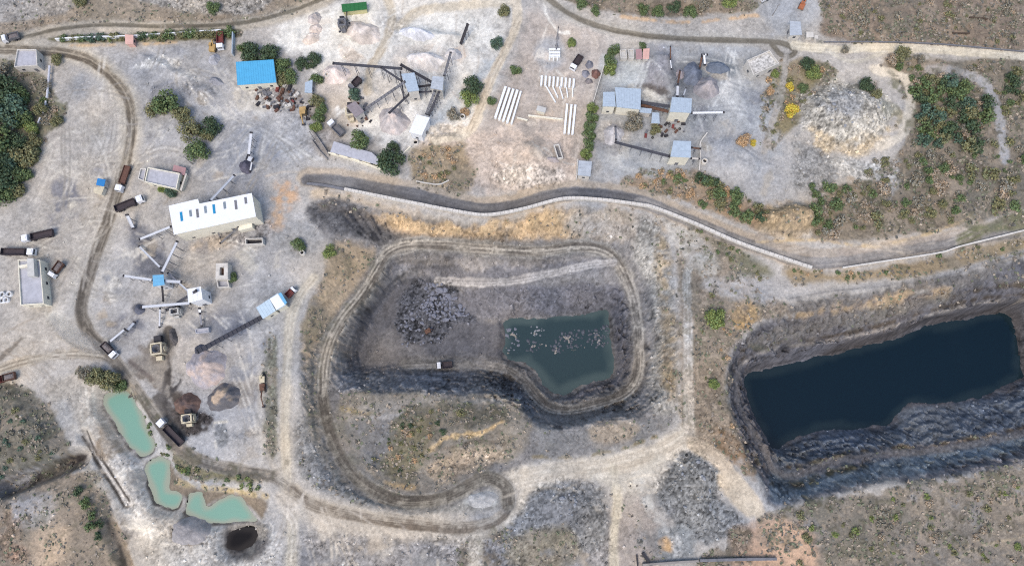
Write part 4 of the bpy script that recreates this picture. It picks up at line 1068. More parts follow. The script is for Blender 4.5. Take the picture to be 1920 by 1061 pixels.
MB().prism([Vector((v.x, v.y, 0)) for v in pp][::-1], 5.45, 5.75).build('roof_strip', M['sky'], sh)
pp = [P(a, b, shz + 5.65) - shc for a, b in ((505.5,560.5),(520.5,551),(534,571),(518,581))]
MB().prism([Vector((v.x, v.y, 0)) for v in pp][::-1], 5.45, 5.60).build('roof_panel', M['white'], sh)
B('screen_house', [[(351,542),(376.5,537),(380,561),(353,568)]], 9.5, 'white', 'white', 'white screening cabin on a dark steel base in the left works', cat='cabin', rib=1.3)
B('transfer_cabin', [[(286,516),(306.5,515),(308.5,534),(287,537)]], 8.0, 'sky', 'white', 'bright blue roofed cabin where four conveyors meet', cat='cabin', rib=1.2)
B('hut', [[(183,334),(198,337),(195,350),(180,347)]], 3.0, 'tarp', 'lime', 'small hut under a blue tarpaulin beside the rutted road', cat='hut', rib=0)
B('hut', [[(176,352),(187,350),(188,347),(196,350),(190,366),(175,361)]], 2.6, 'beige', 'cream', 'small pale weigh hut just below the blue tarpaulin hut', cat='hut', rib=0)
B('gate_hut', [[(234,65),(250,66),(250,83),(235,83)]], 3.0, 'salmon', 'salmon', 'small salmon pink hut on the hedge by the upper road', cat='hut', rib=0)
# ore bin: thick walls, rusty hollow
def ore_bin(poly, ins, h, label, inner='rust', wallm='lime', cat='bin', depth=1.6, name='ore_bin'):
    z0 = gz(*poly[0]); q = roofpts(poly, z0 + h); c = sum(q, Vector()) / len(q); c.z = z0
    r = empty(name, c, label, cat); p = [v - c for v in q]; i = inset(p, ins); n = len(p)
    v = [(a.x, a.y, -.8) for a in p] + [(a.x, a.y, h) for a in p] + [(a.x, a.y, h) for a in i] + [(a.x, a.y, h - depth) for a in i]
    f = []
    for k in range(n):
        m = (k + 1) % n; f += [(k, m, n + m, n + k), (n + k, n + m, 2 * n + m, 2 * n + k), (2 * n + k, 2 * n + m, 3 * n + m, 3 * n + k)]
    MB().add(v, f).build('wall', M[wallm], r)
    MB().prism([Vector((a.x, a.y, 0)) for a in i], h - depth - .3, h - depth).build('hopper_floor', M[inner], r)
    return r
ore_bin([(405,494),(427,493),(427,523),(404,523)], 1.4, 4.5, 'pale walled ore bin with a rusty brown hollow', depth=2.2)
ore_bin([(405,524),(427,524),(430,538),(408,540)], .4, 2.2, 'low pale yard wall attached below the rusty ore bin', 'slab', cat='yard', depth=1.4, name='walled_yard')
ore_bin([(459,447),(492,446),(493,457),(460,459)], .3, 2.6, 'dark open skip with pale rim under the mill shed', 'dark', cat='skip', depth=2.0, name='skip_bin')
ore_bin([(1038,272),(1048,270),(1056,296),(1046,298)], .35, 2.5, 'pale concrete casting trough with dark bed by the hedge', 'frame', cat='trough', depth=1.6, name='casting_trough')
ore_bin([(366,617),(391,614),(391,622),(367,625)], .25, 2.0, 'grey concrete feeding wall beside the dark blue dust', 'slab', 'slab', cat='wall', depth=.5, name='feed_wall')
# top left compound
B('workshop', [[(442,116.5),(513,112),(518,155),(445,160)]], 5.0, 'blue', 'cream', 'large bright blue roofed workshop in front of dark trees', cat='shed', rib=.9)
B('cabin', [[(572,155),(586,150),(585,175),(571,174)]], 3.0, 'bluegrey', 'lime', 'small pale blue roofed cabin below the tank among trees', cat='cabin', rib=.8)
B('tarpaulin_shed', [[(640,8.5),(687,4),(688,18),(642,23)]], 3.2, 'green', 'yellowedge', 'narrow green roofed shed at the top edge of the white yard', cat='shed', rib=1.4, opens=False)
B('crusher_shed', [[(752,139),(777,136.5),(786,170),(765,173)]], 9.0, 'bluegrey', 'lime', 'tall pale blue crusher shed at the hub of the white yard conveyors', cat='shed', rib=1.0)
B('crusher_shed', [[(811,143),(832,145),(830,170),(807,166)]], 8.5, 'greyroof', 'lime', 'pale grey screen shed at the right of the white yard conveyors', cat='shed', rib=1.0)
B('loading_shed', [[(781,215),(806,221),(791,254),(767,248)]], 6.5, 'white', 'white', 'white loading shed at the foot of the paired dark conveyors', cat='shed', rib=1.3)
B('feed_shed', [[(649,199),(666,190),(683,209),(667,221)]], 6.0, 'brownroof', 'lime', 'brownish grey roofed feed shed beside the round sand cone', cat='shed', rib=1.2)
B('store', [[(626,265),(651,273),(697,286),(709,297),(708,309),(619,285)]], 3.4, 'slab', 'cream', 'long low store with stained pale roof above the lane', cat='store', rib=0)
# right plant
B('plant_shed', [[(1131,173),(1152.4,172.5),(1154.6,200.3),(1130,200)], [(1153,164),(1202,167),(1201,206),(1156,201)]], 7.0, 'bluegrey', 'cream', 'large stepped pale blue plant shed at left of the grey yard', cat='shed', rib=1.0)
B('lean_to', [[(1200,202),(1222,204),(1221,213),(1199,211)]], 4.0, 'bluegrey', 'lime', 'small pale blue lean-to at the corner of the stepped plant shed', cat='lean-to', rib=.8, opens=False)
B('lean_to', [[(1223,211),(1236,212),(1237,232),(1221,231)]], 3.2, 'bluegrey', 'lime', 'lowest small blue grey lean-to beside the scrub tree in the right plant', cat='lean-to', rib=.8, opens=False)
B('screen_shed', [[(1260,182),(1297.5,185),(1296,212),(1256,210)]], 9.0, 'bluegrey', 'cream', 'square ribbed blue grey shed with a white conveyor on its right', cat='shed', rib=.7)
B('screen_shed', [[(1263,264),(1296,265),(1295,296),(1257,294)]], 8.5, 'bluegrey', 'cream', 'square pale blue shed at the end of the straight dark conveyor', cat='shed', rib=0)
B('house', [[(1401,113),(1443,94.5),(1461,119),(1413,141)]], 5.0, 'stained', 'lime', 'white house with a stained roof by the turning loop', 'parapet', 'house')
B('cottage', [[(1481,40),(1501,41),(1504,66),(1481,67)]], 4.0, 'greyroof', 'lime', 'small grey roofed cottage above the turning loop', cat='cottage', rib=1.0)
B('hut', [[(1512,60),(1525,60),(1526,70),(1512,71)]], 2.8, 'lime', 'lime', 'small white hut beside the grey roofed cottage', cat='hut', rib=0)
B('hut', [[(1527,66),(1533,66),(1534,73),(1527,73)]], 2.0, 'lime', 'lime', 'tiny pale hut farthest from the grey roofed cottage', cat='hut', rib=0, opens=False)
B('site_office', [[(1085,301),(1110,303),(1107,331),(1083,329)]], 4.5, 'greyroof', 'lime', 'grey corrugated site office at the foot of the long hedge', cat='office', rib=1.4)
B('hut', [[(1008,198),(1024.5,202.5),(1022,212),(1005,207)]], 3.0, 'conc', 'cream', 'small white hut between the stacks of concrete beams', cat='hut', rib=0)
B('stall', [[(1162,94),(1174,93),(1176,109),(1164,110)]], 2.4, 'conc', 'lime', 'leftmost ruined pale room by the hedge at the grey yard', 'parapet', 'ruin', opens=False)
B('stall', [[(1178,93),(1188,93),(1189,109),(1179,109)]], 2.4, 'conc', 'lime', 'middle ruined pale room by the hedge at the grey yard', 'parapet', 'ruin', opens=False)
B('stall', [[(1192,93),(1203,92),(1204,111),(1193,112)]], 2.4, 'pinkroof', 'lime', 'pinkish roofed room second from right in the ruined row', cat='room', rib=0, opens=False)
B('stall', [[(1206,92),(1218,91),(1217,111),(1205,111)]], 2.4, 'salmon', 'lime', 'pale pink roofed room at the right end of the ruined row', cat='room', rib=0, opens=False)

# ------------------------------------------------------------------ conveyors
def conveyor(a, b, ha, hb, w, mat, label, legs=3, group=None, rails=True, cat='conveyor', truss=False):
    za, zb = gz(*a) + ha, gz(*b) + hb
    pa, pb = P(*a, za), P(*b, zb)
    c = (pa + pb) / 2; c.z = tz(c.x, c.y)
    w *= .72
    r = empty('conveyor', c, label, cat, group)
    A, Bv = pa - c, pb - c
    d = (Bv - A); dn = d.xy.normalized(); s = Vector((-dn.y, dn.x, 0))
    MB().bar(A, Bv, w * .72, .10).build('belt', M[mat], r)
    f = MB()
    for k in (-1, 1):
        o = s * k * w * .46
        f.bar(A + o + Vector((0, 0, -.05)), Bv + o + Vector((0, 0, -.05)), w * .16, .32)
    n = max(2, int(d.length / 1.6))
    for i in range(n + 1):
        q = A.lerp(Bv, i / n)
        f.bar(q - s * w * .5 + Vector((0, 0, -.28)), q + s * w * .5 + Vector((0, 0, -.28)), .14, .12)
        if truss: f.bar(q - s * w * .5 + Vector((0, 0, .3)), q + s * w * .5 + Vector((0, 0, .3)), .16, .16)
    f.build('frame', M[mat if not rails else rails if isinstance(rails, str) else mat], r)
    for k, q in enumerate((A, Bv)):
        MB().tube(q - s * w * .55, q + s * w * .55, .36, n=10).build('drum', M['dark'], r)
    for i in range(legs):
        t = (i + .6) / (legs + .2); q = A.lerp(Bv, t); wq = q + c
        g = tz(wq.x, wq.y) - c.z
        if q.z - g < .8: continue
        L = MB()
        for k in (-1, 1):
            L.bar(q + s * k * w * .45 + Vector((0, 0, -.25)), Vector((q.x, q.y, g - .3)) + s * k * (w * .45 + .35), .16, .16)
        L.bar(q + s * w * .45 - Vector((0, 0, (q.z - g) * .55)), q - s * w * .45 - Vector((0, 0, (q.z - g) * .55)), .12, .12)
        L.build('leg', M['frame'], r)
    return r
CV = conveyor
CV((238,403), (250,428), 5.5, 1.0, 1.5, 'palebelt', 'thick white conveyor just below the long dark tipper at the works road end', 2)
CV((262,448.5), (320,425), 3.0, 9.0, 1.0, 'palebelt', 'white conveyor climbing into the left gable of the mill shed')
CV((261,462), (301,502), 1.2, 6.0, .9, 'palebelt', 'pale conveyor running diagonally down toward the blue cabin')
CV((332,453), (303.5,511), 8.0, 8.0, 1.1, 'palebelt', 'white conveyor linking the mill shed corner with the blue cabin', 4)
CV((232,517), (286,525), 3.5, 7.0, 1.1, 'palebelt', 'white conveyor reaching left from the blue cabin')
CV((308,527), (340,528.5), 7.0, 6.0, 1.3, 'palebelt', 'short white conveyor on the right side of the blue cabin', 2)
CV((315,512), (331,527), 3.5, 5.5, 1.0, 'midbelt', 'short pale diagonal conveyor above the one at right of the blue cabin', 1)
CV((336,531), (354,547), 5.5, 8.5, .8, 'palebelt', 'thin pale conveyor entering the white screening cabin', 1)
CV((265,575.5), (357,568), 5.5, 7.0, 1.2, 'palebelt', 'long white conveyor dropping dark dust left of the screening cabin', 4)
CV((312,581), (368,545), 1.0, 10.5, 1.2, 'belt', 'dark conveyor climbing onto the roof of the screening cabin')
CV((304,538), (306,564), 7.0, 2.0, .8, 'dark', 'short dark chute below the blue cabin', 1)
CV((300,578), (299,613), 4.0, 1.0, .7, 'palebelt', 'faint pale conveyor running down to the beige crusher')
CV((394,377), (439,329), 9.0, 3.0, 1.1, 'palebelt', 'long white conveyor leaving the back of the mill shed')
CV((471,249), (466,291), 5.5, 3.0, 1.3, 'palebelt', 'white conveyor standing alone above the dark dust heap')
CV((463,296), (474,300), 3.6, 3.2, 2.2, 'palebelt', 'pale square hopper head at the end of the lone white conveyor', 1, cat='hopper')
CV((473,300), (469,321), 3.0, 1.2, .7, 'palebelt', 'thin pale chute over the dark dust heap', 1)
CV((205,641), (234,617), 2.5, 3.5, .9, 'palebelt', 'white conveyor above the dust cloud beside the rutted road', 2)
CV((238,620), (252,604), 3.0, 1.5, 1.1, 'palebelt', 'shorter white conveyor at the upper end of the roadside pair', 1)
CV((370,659), (491,594.5), 7.5, 2.0, 2.2, 'belt', 'long wide dark conveyor from the pale blue workshop', 6, truss=True)
CV((374,578), (375,587), 4.0, 3.0, 1.0, 'white', 'stubby white chute under the white screening cabin', 1)
CV((375,588), (378,611), 3.0, 1.5, .7, 'midbelt', 'thin grey conveyor below the white screening cabin', 1)
CV((447,426), (413,456), 3.0, 1.0, .6, 'frame', 'thin dark conveyor leaning against the mill shed front', 1)
CV((404,425), (413,445), 2.5, 1.0, .5, 'frame', 'thin short strut conveyor at the front of the mill shed', 1)
# white yard
CV((625,119), (753,129), 9.0, 8.0, 1.3, 'belt', 'longest dark conveyor spreading sand at the left of the white yard', 5)
CV((715,127), (753,152), 8.5, 8.0, 1.0, 'belt', 'dark conveyor joining the longest belt with the crusher shed', 2)
CV((752,122), (809,154), 9.0, 8.0, 1.3, 'dark', 'thick black conveyor between the crusher shed and grey screen shed', 3)
CV((751,136), (757,184), 8.0, 5.0, .8, 'belt', 'dark upright conveyor at the left wall of the crusher shed', 2)
CV((683,206), (759,154), 3.0, 9.0, 1.3, 'frame', 'long grey laddered conveyor rising to the crusher shed', 5, truss=True)
CV((730,212), (767,177), 8.5, 4.0, 1.0, 'belt', 'dark conveyor standing over the round sand cone', 3)
CV((799,214), (815,171), 2.5, 8.0, 1.1, 'frame', 'left one of two parallel conveyors above the white loading shed', 4, truss=True)
CV((804,216), (823,173), 2.5, 8.0, 1.1, 'belt', 'right one of two parallel conveyors above the white loading shed', 4, truss=True)
CV((833,142), (845,99), 7.0, 6.0, 1.1, 'frame', 'grey conveyor feeding the small round heap at right', 3, truss=True)
CV((785,163), (807,160), 5.0, 6.0, 1.0, 'dark', 'upper black cross belt between the two grey sheds', 1)
CV((786,173), (808,172), 4.0, 4.0, .8, 'belt', 'lower dark cross belt between the two grey sheds', 1)
CV((864,82), (877,46), 1.0, 7.0, 1.4, 'dark', 'lone black conveyor in the upper right of the white yard', 3)
CV((650,24), (651,46), 3.0, 1.5, .5, 'dark', 'thin dark chute below the narrow green shed', 1)
CV((637,60), (655,44), 1.5, 2.5, .7, 'frame', 'small grey feeder between the two sand heaps', 1)
CV((1047,52), (1043,92), 6.0, 1.5, .5, 'frame', 'thin grey conveyor above the small striped beam stack', 2)
# right plant
CV((1297,212), (1357,211), 6.5, 6.5, .9, 'white', 'thin white conveyor reaching right from the ribbed shed', 3)
CV((1270,181), (1271,160), 7.0, 7.0, 1.2, 'palebelt', 'pale conveyor behind the ribbed shed', 1)
CV((1271,158), (1275,133), 7.0, 4.0, .9, 'rust', 'rusty conveyor ending over the small grey cone', 2)
CV((1281,181), (1286,166), 6.0, 4.0, .6, 'palebelt', 'short thin pale conveyor beside the one behind the ribbed shed', 1)
CV((1154,267), (1255,293), 4.0, 6.0, 1.3, 'belt', 'straight dark conveyor to the square pale blue shed', 5)
CV((1154,238), (1155,262), 3.0, 3.5, .9, 'frame', 'short grey upright conveyor at the end of the straight dark one', 1)
CV((1202,192), (1258,200), 2.5, 5.0, 1.5, 'belt', 'upper dark conveyor between the stepped and ribbed sheds', 3)
CV((1201,197), (1256,210), 2.0, 3.5, 1.5, 'rust', 'lower brownish conveyor between the stepped and ribbed sheds', 3)
CV((1320,103), (1322,122), 5.0, 4.0, .9, 'white', 'white T shaped conveyor above the dark heap', 1)
CV((1316,103), (1326,103), 5.1, 5.1, .8, 'white', 'short white cross bar on the T shaped conveyor', 1, cat='cross bar')
CV((1316,106), (1312,128), 3.5, 1.0, .8, 'rust', 'rusty chute beside the white T shaped conveyor', 1)
CV((1257,88), (1257,112), 3.0, 1.0, .6, 'rust', 'thin rusty conveyor in the upper grey yard', 1)
CV((1257,112), (1259,130), 1.5, 1.0, .4, 'white', 'thin white rail below the thin rusty conveyor', 0)
CV((1297,277), (1313,279), 5.0, 4.5, .8, 'rust', 'upper rusty strut at the right of the square pale blue shed', 1)
CV((1296,297), (1311,298), 5.0, 4.5, .7, 'lime', 'pale strut at the lower right of the square pale blue shed', 1)

# crusher: beige frame with hoppers over dark steel
def crusher(px, py, sx, sy, label, m='beige'):
    c = P(px, py, 0); c.z = tz(c.x, c.y); r = empty('crusher', c, label, 'crusher', rz=.15)
    f = MB()
    for x in (-sx, sx):
        for y in (-sy, sy): f.box((x, y, 1.8), (.5, .5, 4.2))
    f.box((0, sy, 3.8), (sx * 2, .5, .6)).box((0, -sy, 3.8), (sx * 2, .5, .6)).box((sx, 0, 3.8), (.5, sy * 2 - .6, .6)).box((-sx, 0, 3.8), (.5, sy * 2 - .6, .6))
    f.build('frame', M[m], r)
    MB().lathe([(sx * .8, 4.3), (sx * .75, 4.3), (sx * .3, 2.4), (.05, 2.4)], 12).build('hopper', M['frame'], r)
    MB().box((0, -sy * 1.7, 1.2), (sx * 1.2, sy * .8, 1.6)).build('motor', M[m], r)
    MB().box((0, sy * 2.0, 1.6), (sx * 1.4, sy * 1.2, 2.2)).build('feeder', M['dark'], r)
    for x in (-sx * 1.35, sx * 1.35): MB().tube((x - .15, 0, 2.2), (x + .15, 0, 2.2), 1.1, n=16).build('flywheel', M[m], r)
crusher(302, 656, 1.8, 1.9, 'beige framed crusher on the wet dark ground')
crusher(358, 785, 1.6, 1.3, 'pale wrecked crusher frame below the brown pile')
crusher(660, 216, 1.4, 1.6, 'pale crusher base beside the brownish feed shed')
crusher(335, 587, 1.4, 1.0, 'low grey screen frame below the long white conveyor', 'conc')
crusher(645, 52, 1.3, 1.3, 'small grey crusher between the sand heaps at the top', 'frame')

# ------------------------------------------------------------------ vehicles
_c = {}
def truck(front, rear, label, bedm='bed', cabm='cabw', load=None, group='tipper trucks and lorries', name='tipper_truck', W=2.5, cat='truck', flat=False, L=None):
    gf, gr = G(*front), G(*rear)
    if L is None: L = (gf - gr).length
    c = (gf + gr) / 2; c.z = tz(c.x, c.y); d = gf - gr
    r = empty(name, c, label, cat, group, math.atan2(d.y, d.x))
    r.rotation_euler.y = -math.atan2(tz(gf.x, gf.y) - tz(gr.x, gr.y), L) * .8
    k = round(L, 1)
    cl = min(2.4, L * .26); x1 = L / 2
    MB().box((-.1, 0, .95), (L - .5, .9, .3)).build('chassis', M['dark'], r)
    prof = [(x1, .55), (x1, 1.7), (x1 - .25, 2.75), (x1 - cl, 2.85), (x1 - cl, .55)]
    n = 5; hw = W / 2 - .05
    v = [(x, -hw, z) for x, z in prof] + [(x, hw, z) for x, z in prof]
    cab = MB().add(v, [tuple(range(n)), tuple(range(2 * n - 1, n - 1, -1))] + [(i, i + n, (i + 1) % n + n, (i + 1) % n) for i in range(n)]).build('cab', M[cabm], r)
    MB().bar((x1 - .0, -hw + .2, 2.2), (x1 - .0, hw - .2, 2.2), .08, .7).build('windshield', M['glass'], cab)
    MB().box((x1 - cl * .55, 0, 2.88), (cl * .5, W * .5, .12)).build('roof_vent', M[cabm], cab)
    xb0, xb1 = -L / 2, x1 - cl - min(1.2, L * .09)
    xm, lb = (xb0 + xb1) / 2, xb1 - xb0
    hb = .5 if flat else 1.15
    b = MB().box((xm, 0, 1.3), (lb, W, .2))
    b.box((xm, W / 2 - .06, 1.4 + hb / 2), (lb, .12, hb)).box((xm, -W / 2 + .06, 1.4 + hb / 2), (lb, .12, hb))
    b.box((xb1 - .06, 0, 1.4 + hb / 2), (.12, W - .24, hb)).box((xb0 + .06, 0, 1.4 + hb / 2), (.12, W - .24, hb))
    for i in range(int(lb / 1.3) + 1):
        x = xb0 + .1 + (lb - .2) * i / max(1, int(lb / 1.3))
        b.box((x, W / 2 + .04, 1.4 + hb / 2), (.12, .08, hb)); b.box((x, -W / 2 - .04, 1.4 + hb / 2), (.12, .08, hb))
    bed = b.build('bed', M[bedm], r)
    if load:
        lm = MB(); nx, ny = 12, 6
        for j in range(ny + 1):
            for i in range(nx + 1):
                u, w_ = i / nx, j / ny
                lm.v.append((xb0 + .14 + (lb - .28) * u, (-W / 2 + .14) + (W - .28) * w_, 1.75 + .75 * math.sin(math.pi * u) ** .5 * math.sin(math.pi * w_) ** .6 + RND.uniform(-.08, .08)))
        lm.f = [(j * (nx + 1) + i, j * (nx + 1) + i + 1, (j + 1) * (nx + 1) + i + 1, (j + 1) * (nx + 1) + i) for j in range(ny) for i in range(nx)]
        lm.build('load', M[load], r)
    if 'w' not in _c:
        _c['w'] = MB().tube((0, -.17, 0), (0, .17, 0), .5, n=14).mesh('wheel', M['tyre']); _c['h'] = MB().tube((0, -.185, 0), (0, .185, 0), .24, n=10).mesh('rim', M['frame'])
    ax = [x1 - cl * .55] + ([xb0 + 1.0, xb0 + 2.2] if L > 6.5 else [xb0 + .9]) + ([x1 - cl - 1.6] if L > 10 else [])
    for x in ax:
        for y in (-W / 2 + .22, W / 2 - .22):
            wl = link('wheel', _c['w'], r, (x, y, .5)); link('rim', _c['h'], wl)
    return r
truck((273,374), (221,395), 'long dark tipper with white cab across the works road end', load=None)
truck((47,451), (105,438), 'dark tipper with white cab turned left in the left yard')
truck((71,475), (9,474), 'long brown bedded truck with blue and white cab above the cream house', 'bed')
truck((226.5,362), (243,314), 'rusty flatbed lorry with white cab parked by the cream house', 'brownbed', flat=True, load=None, name='flatbed_truck')
truck((101,521), (121,494), 'small brown tipper with white bonnet right of the long cream house', 'brownbed', load='load')
truck((820,686.5), (849,684), 'tipper with white cab driving on the pit floor')
truck((221,669), (198,646), 'dark tipper raising a cloud of dust on the left road', load='load')
truck((302,788), (345,832), 'black bedded tipper with white cab beside the turquoise pond')
truck((1072,134), (1088,110), 'white cab tipper parked right of the small striped beam stack')
truck((10,79), (41,70), 'loaded grey tipper on the upper left road', load='load', bedm='frame')
truck((1,713), (35,704), 'red lorry with a brown body at the left edge', 'brownbed', 'redp', load='load')
truck((556,542), (540,557), 'small white cab pickup lorry with red bed beside the workshop', 'redp', W=2.1)
truck((416,96), (416,66), 'red bodied lorry with white cab at the end of the hedge', 'redp')
truck((659,172), (677,152), 'dark tipper facing the round tree in the white yard', 'bed', 'frame')
truck((619,231), (644,256), 'blue grey lorry with white cab left of the round sand cone', 'frame')
truck((1426,4), (1440,-2), 'small white pickup at the top edge of the gravel yard', 'white', W=1.9, name='pickup', cat='pickup')

def excavator(base, tip, label, m, s=1.0, name='excavator', cat='excavator'):
    g, t = G(*base), G(*tip); d = t - g
    c = Vector((g.x, g.y, tz(g.x, g.y))); r = empty(name, c, label, cat, None, math.atan2(d.y, d.x)); L = d.length
    for y in (-1.1 * s, 1.1 * s):
        tr = MB(); n = 10
        prof = [(2.0 * s * math.copysign(1, math.cos(a)) * 0 + (1.5 * s * (1 if math.cos(a) > 0 else -1) + .45 * s * math.cos(a)), .45 * s + .45 * s * math.sin(a)) for a in [2 * math.pi * (i + .5) / n for i in range(n)]]
        v = [(x, y - .3 * s, z) for x, z in prof] + [(x, y + .3 * s, z) for x, z in prof]
        tr.add(v, [tuple(range(n)), tuple(range(2 * n - 1, n - 1, -1))] + [(i, i + n, (i + 1) % n + n, (i + 1) % n) for i in range(n)]).build('track', M['dark'], r)
    b = MB().box((-.5 * s, 0, 1.55 * s), (3.2 * s, 2.5 * s, 1.2 * s)).box((-1.8 * s, 0, 1.5 * s), (.7 * s, 2.3 * s, 1.0 * s)).build('body', M[m], r)
    cb = MB().box((.6 * s, .75 * s, 2.4 * s), (1.5 * s, 1.0 * s, 1.5 * s)).build('cab', M[m], r)
    MB().box((.8 * s, .75 * s, 2.5 * s), (1.2 * s, 1.06 * s, .9 * s)).build('window', M['glass'], cb)
    MB().bar((.9 * s, -.2 * s, 1.8 * s), (L * .5, -.2 * s, 3.8 * s), .5 * s, .6 * s).build('boom', M[m], r)
    MB().bar((L * .5, -.2 * s, 3.7 * s), (L * .92, -.2 * s, 1.2 * s), .38 * s, .45 * s).build('arm', M[m], r)
    MB().box((L * .95, -.2 * s, .7 * s), (.9 * s, 1.2 * s, .9 * s), ry=.4).build('bucket', M['dark'], r)
    return r
excavator((494,728), (496,764), 'orange excavator with its long boom lowered by the access road', 'rust', .75)
excavator((494,710), (494,700), 'small pale beige loader just above the orange excavator', 'beige', .7, 'loader', 'loader')
excavator((570,214), (571,236), 'yellow excavator beside the brown fence', 'yellow', 1.0)
excavator((804,621), (812,617), 'rusty orange excavator at the broken rock on the pit floor', 'rust', .65)
excavator((401,92), (404,76), 'yellow excavator next to the red bodied lorry', 'yellow', .9)
excavator((1502,14), (1508,2), 'small orange excavator near the grey roofed cottage', 'orange', .8)
excavator((355,743), (362,728), 'brown excavator on top of the dark brown pile', 'rust', .7) if False else None

# ------------------------------------------------------------------ walls, fences, pipes, poles, wells
def wall(pts, h, w, mat, label, name='wall', cat='wall', n=6, coping=None, z=None):
    s = smooth(pts, n)
    q = [P(a, b, h * .7) for a, b in s]
    c = sum(q, Vector()) / len(q); c.z = 0
    mb = MB(); V = []
    for i, p in enumerate(q):
        a, b = q[max(i - 1, 0)], q[min(i + 1, len(q) - 1)]
        d = (b - a).xy.normalized(); u = Vector((-d.y, d.x))
        g = tz(p.x, p.y)
        for k, zz in ((-1, g - .6), (1, g - .6), (1, g + h), (-1, g + h)):
            V.append((p.x - c.x + u.x * k * w / 2, p.y - c.y + u.y * k * w / 2, zz))
    F = [(0, 1, 2, 3)] + [tuple(len(V) - 4 + k for k in (3, 2, 1, 0))]
    for i in range(len(q) - 1):
        o = 4 * i
        for k in range(4): F.append((o + k, o + 4 + k, o + 4 + (k + 1) % 4, o + (k + 1) % 4))
    mb.add(V, F); o = mb.build(name, M[mat], None, loc=c); tag(o, label, cat, None, 'thing')
    if coping:
        nb = len(q) // 2
        cp = MB()
        for i in range(0, len(q) - 1):
            a, b = q[i], q[i + 1]; m_ = (a + b) / 2; g = tz(m_.x, m_.y)
            cp.box((m_.x - c.x, m_.y - c.y, g + h + .12), ((b - a).length * .93, w + .15, .25), rz=math.atan2((b - a).y, (b - a).x))
        cp.build('coping', M[coping], o)
    return o
wall([(646,355),(700,366),(760,378),(860,397),(915,403),(980,392),(1055,373),(1120,374),(1200,384),(1228,390),(1300,418),(1380,453),(1450,478),(1522,502)], 1.3, .95, 'lime', 'long white retaining wall along the lane above the pit', 'retaining_wall', 'retaining wall', 8, 'lime')
wall([(575,344),(610,348),(645,355)], .7, .9, 'frame', 'short dark kerb wall at the left start of the lane', 'kerb_wall', 'wall')
wall([(1580,502),(1650,491),(1760,474),(1800,462),(1860,447),(1940,427)], 1.0, .55, 'lime', 'thin pale wall along the lane at the right edge')
wall([(104,74),(160,71),(250,68),(340,62),(415,57)], 1.8, .45, 'white', 'white hedge wall beside the upper left road')
wall([(616,287),(650,296),(718,318)], 1.6, .5, 'cream', 'cream wall in front of the long low store')
wall([(577,233),(598,262),(617,291)], 1.6, .3, 'pole', 'brown fence running down from the yellow excavator', 'fence', 'fence')
wall([(584,262),(600,284),(614,299)], 1.2, .3, 'pole', 'shorter brown fence near the end of the long low store', 'fence', 'fence')
wall([(1132,124),(1124,152),(1112,193)], 1.8, .3, 'lime', 'thin pale fence wall between the beam yard and grey yard')
wall([(437,62),(436,102)], 2.5, .35, 'bluegrey', 'thin blue grey fence left of the dark trees', 'fence', 'fence')
wall([(1205,1058),(1260,1054),(1310,1051)], 1.5, .7, 'pole', 'left half of the grey wall at the bottom edge', n=3)
wall([(1312,1050),(1390,1048),(1456,1047)], 1.5, .9, 'frame', 'right half of the dark wall at the bottom edge', n=3)
wall([(1326,249),(1313,268),(1313,290),(1311,320)], 1.2, .4, 'lime', 'low pale wall right of the square pale blue shed')
wall([(1083,300),(1081,336)], 3.0, .3, 'lime', 'pale side wall left of the corrugated site office')
wall([(770,275),(752,292)], 1.0, .4, 'cream', 'short cream wall below the white loading shed')
wall([(780,340),(820,346),(842,338)], .8, .3, 'lime', 'thin curved pale wall at the top of the dry slope')
wall([(1196,1061),(1194,1040)], 1.0, .4, 'dark', 'left dark post lying at the bottom edge', 'post', 'post')
wall([(1221,1061),(1205,1036)], 1.0, .9, 'dark', 'thick dark beam lying at the bottom edge', 'steel_beam', 'beam')
wall([(1402,1055),(1358,1052)], .6, .5, 'dark', 'dark pipe near the end of the bottom wall', 'pipe', 'pipe') if False else None
wall([(1545,79),(1640,79),(1760,83),(1920,97)], .7, .35, 'frame', 'low dark stone fence along the pale road at the top right', 'stone_fence', 'fence')
wall([(1818,33),(1835,34),(1852,36)], .6, .5, 'wood', 'upper short dark ridge of stone in the brown field', 'stone_ridge', 'stone ridge', n=3)
wall([(1786,62),(1800,63),(1818,63)], .6, .5, 'wood', 'lower short dark ridge of stone in the brown field', 'stone_ridge', 'stone ridge', n=3)
def pipe(a, b, h, r, label, mat='pipe', name='pipe', cat='pipe'):
    pa, pb = P(*a, gz(*a) + h), P(*b, gz(*b) + h); c = (pa + pb) / 2
    root = empty(name, (c.x, c.y, tz(c.x, c.y)), label, cat); c = root.location
    mb = MB().tube(pa - c, pb - c, r, n=12)
    L = (pb - pa).length
    for i in range(int(L / 2.5) + 1):
        t = i / max(1, int(L / 2.5)); q = (pa - c).lerp(pb - c, t * .96 + .02); d = (pb - pa).normalized() * .1
        mb.tube(q - d, q + d, r * 1.25, n=12)
    mb.build('tube', M[mat], root)
    for t in (.2, .8):
        q = (pa - c).lerp(pb - c, t); MB().box((q.x, q.y, q.z / 2 - .3 - r * .5), (.5, .5, q.z + .6 - r)).build('support', M['conc'], root)
pipe((93,124), (88,184), 1.6, .42, 'thick pale pipe running down beside the left wood')
pipe((86,190), (80,212), 1.2, .34, 'middle pale pipe below the thick one at the left wood')
pipe((75,221), (71,231), 1.0, .30, 'short pale pipe end at the left wood')
